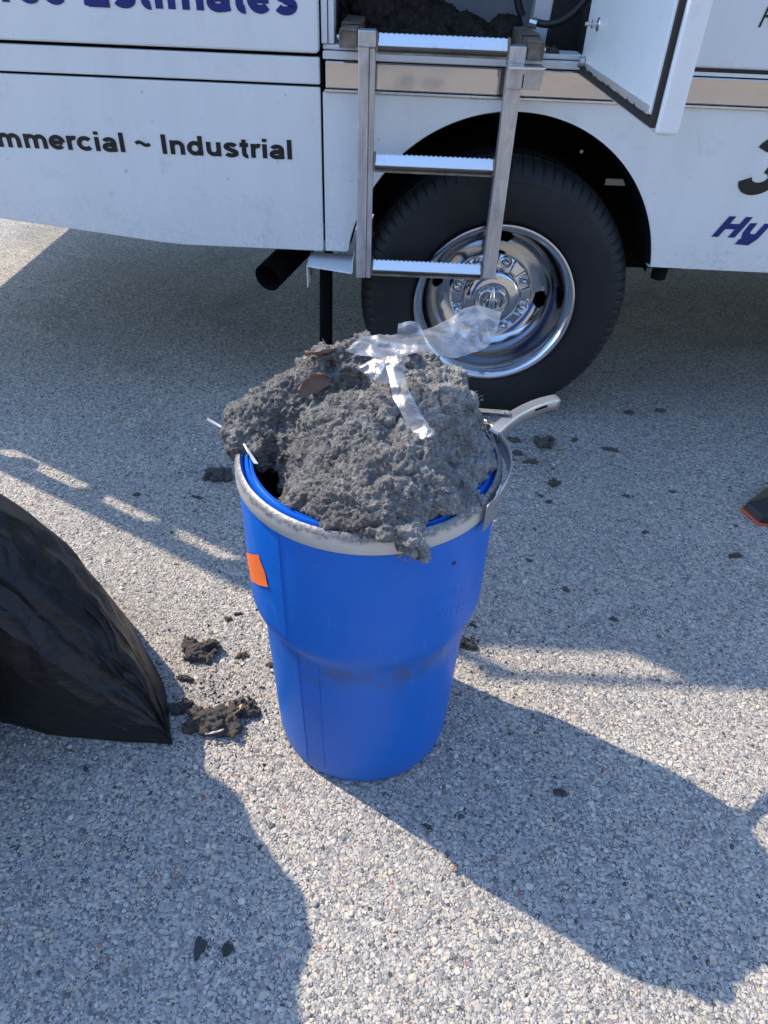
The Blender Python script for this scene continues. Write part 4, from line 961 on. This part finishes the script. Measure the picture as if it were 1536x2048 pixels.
CL = [
 (402, 1306, 88, 66, 0, 'round crumbly brown soil clump between the black bag and the blue drum'),
 (430, 1450, 138, 96, 1, 'largest flat soil clump lying at the tip of the black bag'),
 (492, 1416, 76, 54, 2, 'soil clump holding the pale yellow leaf beside the largest clump'),
 (362, 1420, 60, 40, 3, 'dark soil clump in the shadow right against the edge of the black bag'),
 (375, 1358, 44, 20, 4, 'thin scatter of soil just below the round clump near the bag'),
 (485, 1313, 26, 24, 5, 'small fuzzy soil crumb right of the round brown clump'),
 (538, 1331, 20, 16, 6, 'tiny soil crumb touching the left side of the blue drum foot'),
 (456, 1240, 18, 15, 3, 'small black crumb above left of the round clump, nearest the drum step'),
 (478, 1228, 24, 8, 4, 'flat black flake above the round clump beside the drum'),
 (525, 1376, 14, 9, 5, 'black crumb left of the drum base, above the leaf clump'),
 (937, 1288, 44, 34, 2, 'dark soil clump right against the right side of the blue drum'),
 (948, 1252, 22, 10, 4, 'little crumb just above the clump at the right of the drum'),
 (438, 955, 70, 56, 1, 'shaded furry soil clump behind the left rim of the drum'),
 (272, 990, 18, 12, 6, 'single crumb in the shade well left of the drum rim'),
 (396, 996, 30, 8, 4, 'thin smear of crumbs below left of the furry clump'),
 (1088, 888, 44, 44, 0, 'biggest clump on the shaded asphalt under the drum lever'),
 (985, 872, 26, 30, 5, 'clump partly hidden behind the drum ring under the lever'),
 (1028, 883, 26, 20, 3, 'crumb left of the biggest clump below the lever'),
 (1033, 907, 26, 18, 6, 'small clump beside the drum ring, left below the biggest clump'),
 (1062, 925, 30, 18, 5, 'brownish clump directly below the biggest clump'),
 (1022, 920, 16, 15, 3, 'small crumb close to the ring above the latch hook'),
 (1106, 967, 34, 24, 2, 'triangular dark clump right of the latch hook'),
 (1150, 880, 18, 12, 4, 'little crumb right of the pale green leaf'),
 (1222, 901, 36, 13, 1, 'flat clump alone on the shaded asphalt right of the lever'),
 (1255, 826, 26, 14, 6, 'crumb on the shaded asphalt near the tyre, right of the lever tip'),
 (1322, 822, 26, 12, 4, 'farthest flat crumb right of the tyre'),
 (1252, 993, 15, 14, 5, 'single round crumb in the middle of the right shaded asphalt'),
 (1345, 985, 16, 8, 3, 'small chip midway between the single round crumb and the black tool'),
 (1288, 1066, 16, 13, 6, 'small black chip pair on the shaded asphalt below the round crumb'),
 (1082, 992, 12, 9, 5, 'tiny crumb below the triangular clump'),
 (1098, 1004, 18, 13, 4, 'crumb just below right of the triangular clump'),
 (1470, 1113, 34, 16, 1, 'flattened soil smear below the black tool near the right edge'),
 (1058, 1122, 16, 9, 3, 'crumb on the shaded asphalt right of the drum body'),
 (1130, 1180, 14, 16, 6, 'small brown crumb farther right of the drum body'),
 (1228, 1240, 18, 14, 5, 'crumb near the end of the truck shade on the right'),
 (1472, 1053, 10, 8, 3, 'tiny dark crumb beside the corner of the black tool'),
 (455, 1896, 28, 32, 2, 'dark twisted soil crumb beside the flat black flake at the lower left'),
 (855, 1654, 22, 13, 5, 'black crumb on the edge of the drum shadow'),
 (1122, 1585, 34, 22, 4, 'faint soil patch inside the drum shadow'),
]
for i, (u, v, a_, b_, k, lab) in enumerate(CL): clump(u, v, a_, b_, k, lab)
o = clump(1098, 132, 34, 26, 2, 'dark soil clump resting on the truck sill beside the ladder hook plate'); q_ = pl(1098, 134, 2.02); o.location = (q_[0], 2.02, 1.0175); o.scale = (.024, .018, .02)
# thin litter of crumbs nobody could count
m = MB(); base = [(-.36, .93, .13, 320), (.45, 1.75, .16, 260), (-.3, .85, .08, 300), (.25, 1.0, .15, 120), (.1, 1.3, .7, 260), (.19, 1.02, .05, 90), (-.4, 1.6, .12, 120)]
for cx_, cy_, sg, n in base:
    for k in range(n):
        x, y = random.gauss(cx_, sg), random.gauss(cy_, sg * .8); s = random.uniform(.0006, .0034) if random.random() < .9 else random.uniform(.003, .0055)
        if math.hypot(x - DC[0], y - DC[1]) < .17 or y > 2.3 or y < .4: continue
        t1, t2 = random.uniform(0, 6.28), random.uniform(.4, 1.2)
        m.add([(x + s * math.cos(t1), y + s * math.sin(t1), .001), (x + s * math.cos(t1 + 2.1), y + s * math.sin(t1 + 2.1), .001), (x + s * t2 * math.cos(t1 + 4.2), y + s * t2 * math.sin(t1 + 4.2), .001), (x, y, .0015 + s * .9)], [(0, 1, 3), (1, 2, 3), (2, 0, 3)])
o = mk('soil_crumbs', m, SOIL); tag(o, 'fine dark soil crumbs scattered over the asphalt round the drum', 'soil crumbs', kind='stuff')

p = gnd(478, 1421, .022); leaf('dry_leaf', p, .026, LEAFT, 'pale yellow leaf stuck on the soil clump left of the drum', (.5, .2, .8), .3, .4)
p = gnd(430, 1466, .020); leaf('plastic_shred', p, .036, WHITEB, 'white curved shred lying in the largest soil clump by the bag', (.3, .1, .25), .15, .12, 'plastic shred')
p = gnd(233, 840, .004); leaf('dry_leaf', p, .020, LEAFG, 'pale leaf alone on the shaded asphalt left of the heap', (.2, .1, 1.3), .2, .5)
p = gnd(1122, 897, .004); leaf('dry_leaf', p, .034, LEAFG, 'pale green leaf right of the biggest clump under the lever', (.1, .1, .1), .12, .35)
p = gnd(912, 1738, .006); leaf('dry_leaf', p, .014, LEAFB, 'little curled orange leaf on the sunlit edge of the drum shadow', (.6, .3, .9), .4, .7)
p = gnd(176, 978, .004); leaf('dry_leaf', p, .014, LEAFT, 'tiny tan leaf in the thin sun stripe left of the drum', (.2, .2, .4), .2, .6)
# flat black flake
pc = gnd(399, 1897); ol = []
for k in range(18):
    th = 2 * PI * k / 18; r_ = .0115 * (1 + .22 * math.sin(3 * th + 1) + random.uniform(-.1, .1)); ol.append((pc[0] + r_ * .72 * math.cos(th), pc[1] + r_ * 1.35 * math.sin(th)))
m = MB(); m.add([(x, y, .0045) for x, y in ol] + [(x, y, .001) for x, y in ol], [tuple(range(18))] + [(i, i + 18, (i + 1) % 18 + 18, (i + 1) % 18) for i in range(18)])
o = mk('black_flake', m, BLACKP); tag(o, 'flat glossy black flake lying on the shaded asphalt at the lower left', 'flake')

# ------------------------------------------------------------------ black rubber tool at the right edge
TP = np.array([[1.005, 1.565], [1.028, 1.500], [1.20, 1.470], [1.32, 1.60], [1.17, 1.715]])
T0 = empty('squeegee_tool', (1.14, 1.58, 0)); tag(T0, 'black plastic tool head with orange red edge lying at the right edge', 'tool')
c_ = TP.mean(0)
def ringz(s, z): return [(c_[0] + (x - c_[0]) * s, c_[1] + (y - c_[1]) * s, z) for x, y in TP]
m = MB(); n = 5; m.add(ringz(1.0, .001) + ringz(1.0, .009), [tuple(range(n))[::-1]] + [(i, (i + 1) % n, (i + 1) % n + n, i + n) for i in range(n)] + [tuple(range(n, 2 * n))])
mk('edge_trim', m, REDO, T0, bevel=.002)
m = MB(); m.add(ringz(.975, .0095) + ringz(.93, .030) + ringz(.60, .048), [(i, (i + 1) % n, (i + 1) % n + n, i + n) for i in range(n)] + [(i + n, (i + 1) % n + n, (i + 1) % n + 2 * n, i + 2 * n) for i in range(n)] + [tuple(range(2 * n, 3 * n))])
mk('tool_body', m, BLACKP, T0, bevel=.003)
mk('handle', MB().tube([(1.17, 1.6, .045), (1.32, 1.66, .09), (1.6, 1.75, .12)], .016, 10), BLACKP, T0, smooth=60)

# ------------------------------------------------------------------ black rubbish bag
def bag():
    # stations from the tip on the ground at right to the upright mass at left; each is front edge, shoulders, crest, back edge
    ST = [
     [(-.386, .750, .002), (-.386, .751, .008), (-.388, .755, .012), (-.390, .760, .008), (-.392, .764, .002)],
     [(-.420, .752, .002), (-.418, .765, .045), (-.425, .800, .078), (-.432, .840, .050), (-.438, .885, .002)],
     [(-.480, .752, .002), (-.466, .765, .095), (-.480, .845, .160), (-.500, .920, .100), (-.510, .985, .002)],
     [(-.545, .755, .002), (-.515, .765, .150), (-.524, .880, .238), (-.555, .985, .150), (-.575, 1.070, .002)],
     [(-.625, .760, .002), (-.575, .765, .230), (-.583, .890, .322), (-.620, 1.030, .220), (-.650, 1.140, .002)],
     [(-.700, .778, .002), (-.640, .770, .320), (-.640, .915, .392), (-.680, 1.06, .280), (-.730, 1.180, .002)],
     [(-.790, .790, .002), (-.720, .780, .400), (-.700, .920, .455), (-.760, 1.07, .330), (-.820, 1.190, .002)],
     [(-.930, .770, .002), (-.860, .760, .450), (-.850, .920, .500), (-.900, 1.06, .360), (-.950, 1.180, .002)],
     [(-1.15, .75, .002), (-1.1, .76, .45), (-1.1, .9, .5), (-1.12, 1.0, .35), (-1.15, 1.15, .002)],
    ]
    A = np.array(ST); ns, nc = A.shape[:2]
    # piecewise refine along the section (rounded) and along the length
    def refine(B, k):
        out = []
        for i in range(len(B) - 1):
            p0, p1, p2, p3 = B[max(i - 1, 0)], B[i], B[i + 1], B[min(i + 2, len(B) - 1)]
            for t in np.arange(k) / k: out.append(.5 * (2 * p1 + (p2 - p0) * t + (2 * p0 - 5 * p1 + 4 * p2 - p3) * t * t + (3 * p1 - p0 - 3 * p2 + p3) * t ** 3) * .65 + .35 * (p1 * (1 - t) + p2 * t))
        out.append(B[-1]); return np.array(out)
    B = refine(A, 3); B = np.swapaxes(refine(np.swapaxes(B, 0, 1), 4), 0, 1)
    nb, mb_ = B.shape[:2]; jit = np.stack([vnoise(B, 31, 40 + k) for k in range(3)], -1) * np.array([.012, .012, .020])
    tp = np.sin(np.linspace(0, 1, mb_) * PI)[None, :, None]; lp_ = np.clip(np.linspace(0, 1, nb) * 4, 0, 1)[:, None, None]
    B = B + jit * tp * lp_ * (.6 + .4 * np.linspace(0, 1, nb)[:, None, None])
    def lin(B, k):
        out = []
        for i in range(len(B) - 1):
            for t in np.arange(k) / k: out.append(B[i] * (1 - t) + B[i + 1] * t)
        out.append(B[-1]); return np.array(out)
    B = lin(B, 7); B = np.swapaxes(lin(np.swapaxes(B, 0, 1), 9), 0, 1)
    tp = np.sin(np.linspace(0, 1, B.shape[1]) * PI)[None]
    tt, ss = np.meshgrid(np.linspace(0, 1, B.shape[1]), np.linspace(0, 1, B.shape[0]))
    Q2 = np.stack([tt * 7 + .35 * vnoise(B, 6, 77), ss * 2.2, ss * 0], -1); Q3 = np.stack([tt * 16 + .5 * vnoise(B, 9, 78), ss * 5, ss * 0], -1)
    cr = ((1 - np.abs(vnoise(Q2, 1, 8))) ** 9 * .018 + (1 - np.abs(vnoise(Q3, 1, 12))) ** 7 * .0085 + (1 - np.abs(vnoise(B, 34, 18))) ** 4 * .0024) * tp * np.clip(.25 + 2.6 * np.linspace(0, 1, B.shape[0]), 0, 1)[:, None]
    B = B + np.array([.25, -.55, .78]) * cr[..., None]; B[..., 2] = np.maximum(B[..., 2], .001)
    m = MB().grid(B)
    # upright mass
    P = []; nz, na = 34, 90
    for i in range(nz):
        z = i / (nz - 1); r = .30 * (1 - .18 * (1 - z) ** 2) if z < .7 else .30 * math.sqrt(max(0, 1 - ((z - .7) / .3) ** 2)) * .98 + .005
        for j in range(na + 1):
            th = 2 * PI * j / na; P.append((-1.005 + r * math.cos(th) * 1.05, .715 + r * math.sin(th), z * .93))
    P = np.array(P).reshape(nz, na + 1, 3)
    th = np.linspace(0, 2 * PI, na + 1); dirn = np.stack([np.cos(th), np.sin(th), np.zeros(na + 1)], -1)[None]
    Q = P.copy(); Q[:, -1] = Q[:, 0]
    P = P + dirn * (((1 - np.abs(vnoise(Q * np.array([1, 1, .5]), 7, 5))) ** 3 - .4) * .05)[..., None]; P[:, -1] = P[:, 0]
    m.grid(P)
    o = mk('rubbish_bag', m, BAG, smooth=24)
    s_ = o.modifiers.new('s', 'SOLIDIFY'); s_.thickness = .0012
    tag(o, 'large black plastic rubbish bag slumped on the asphalt at the left edge', 'bag')
bag()
print('done')
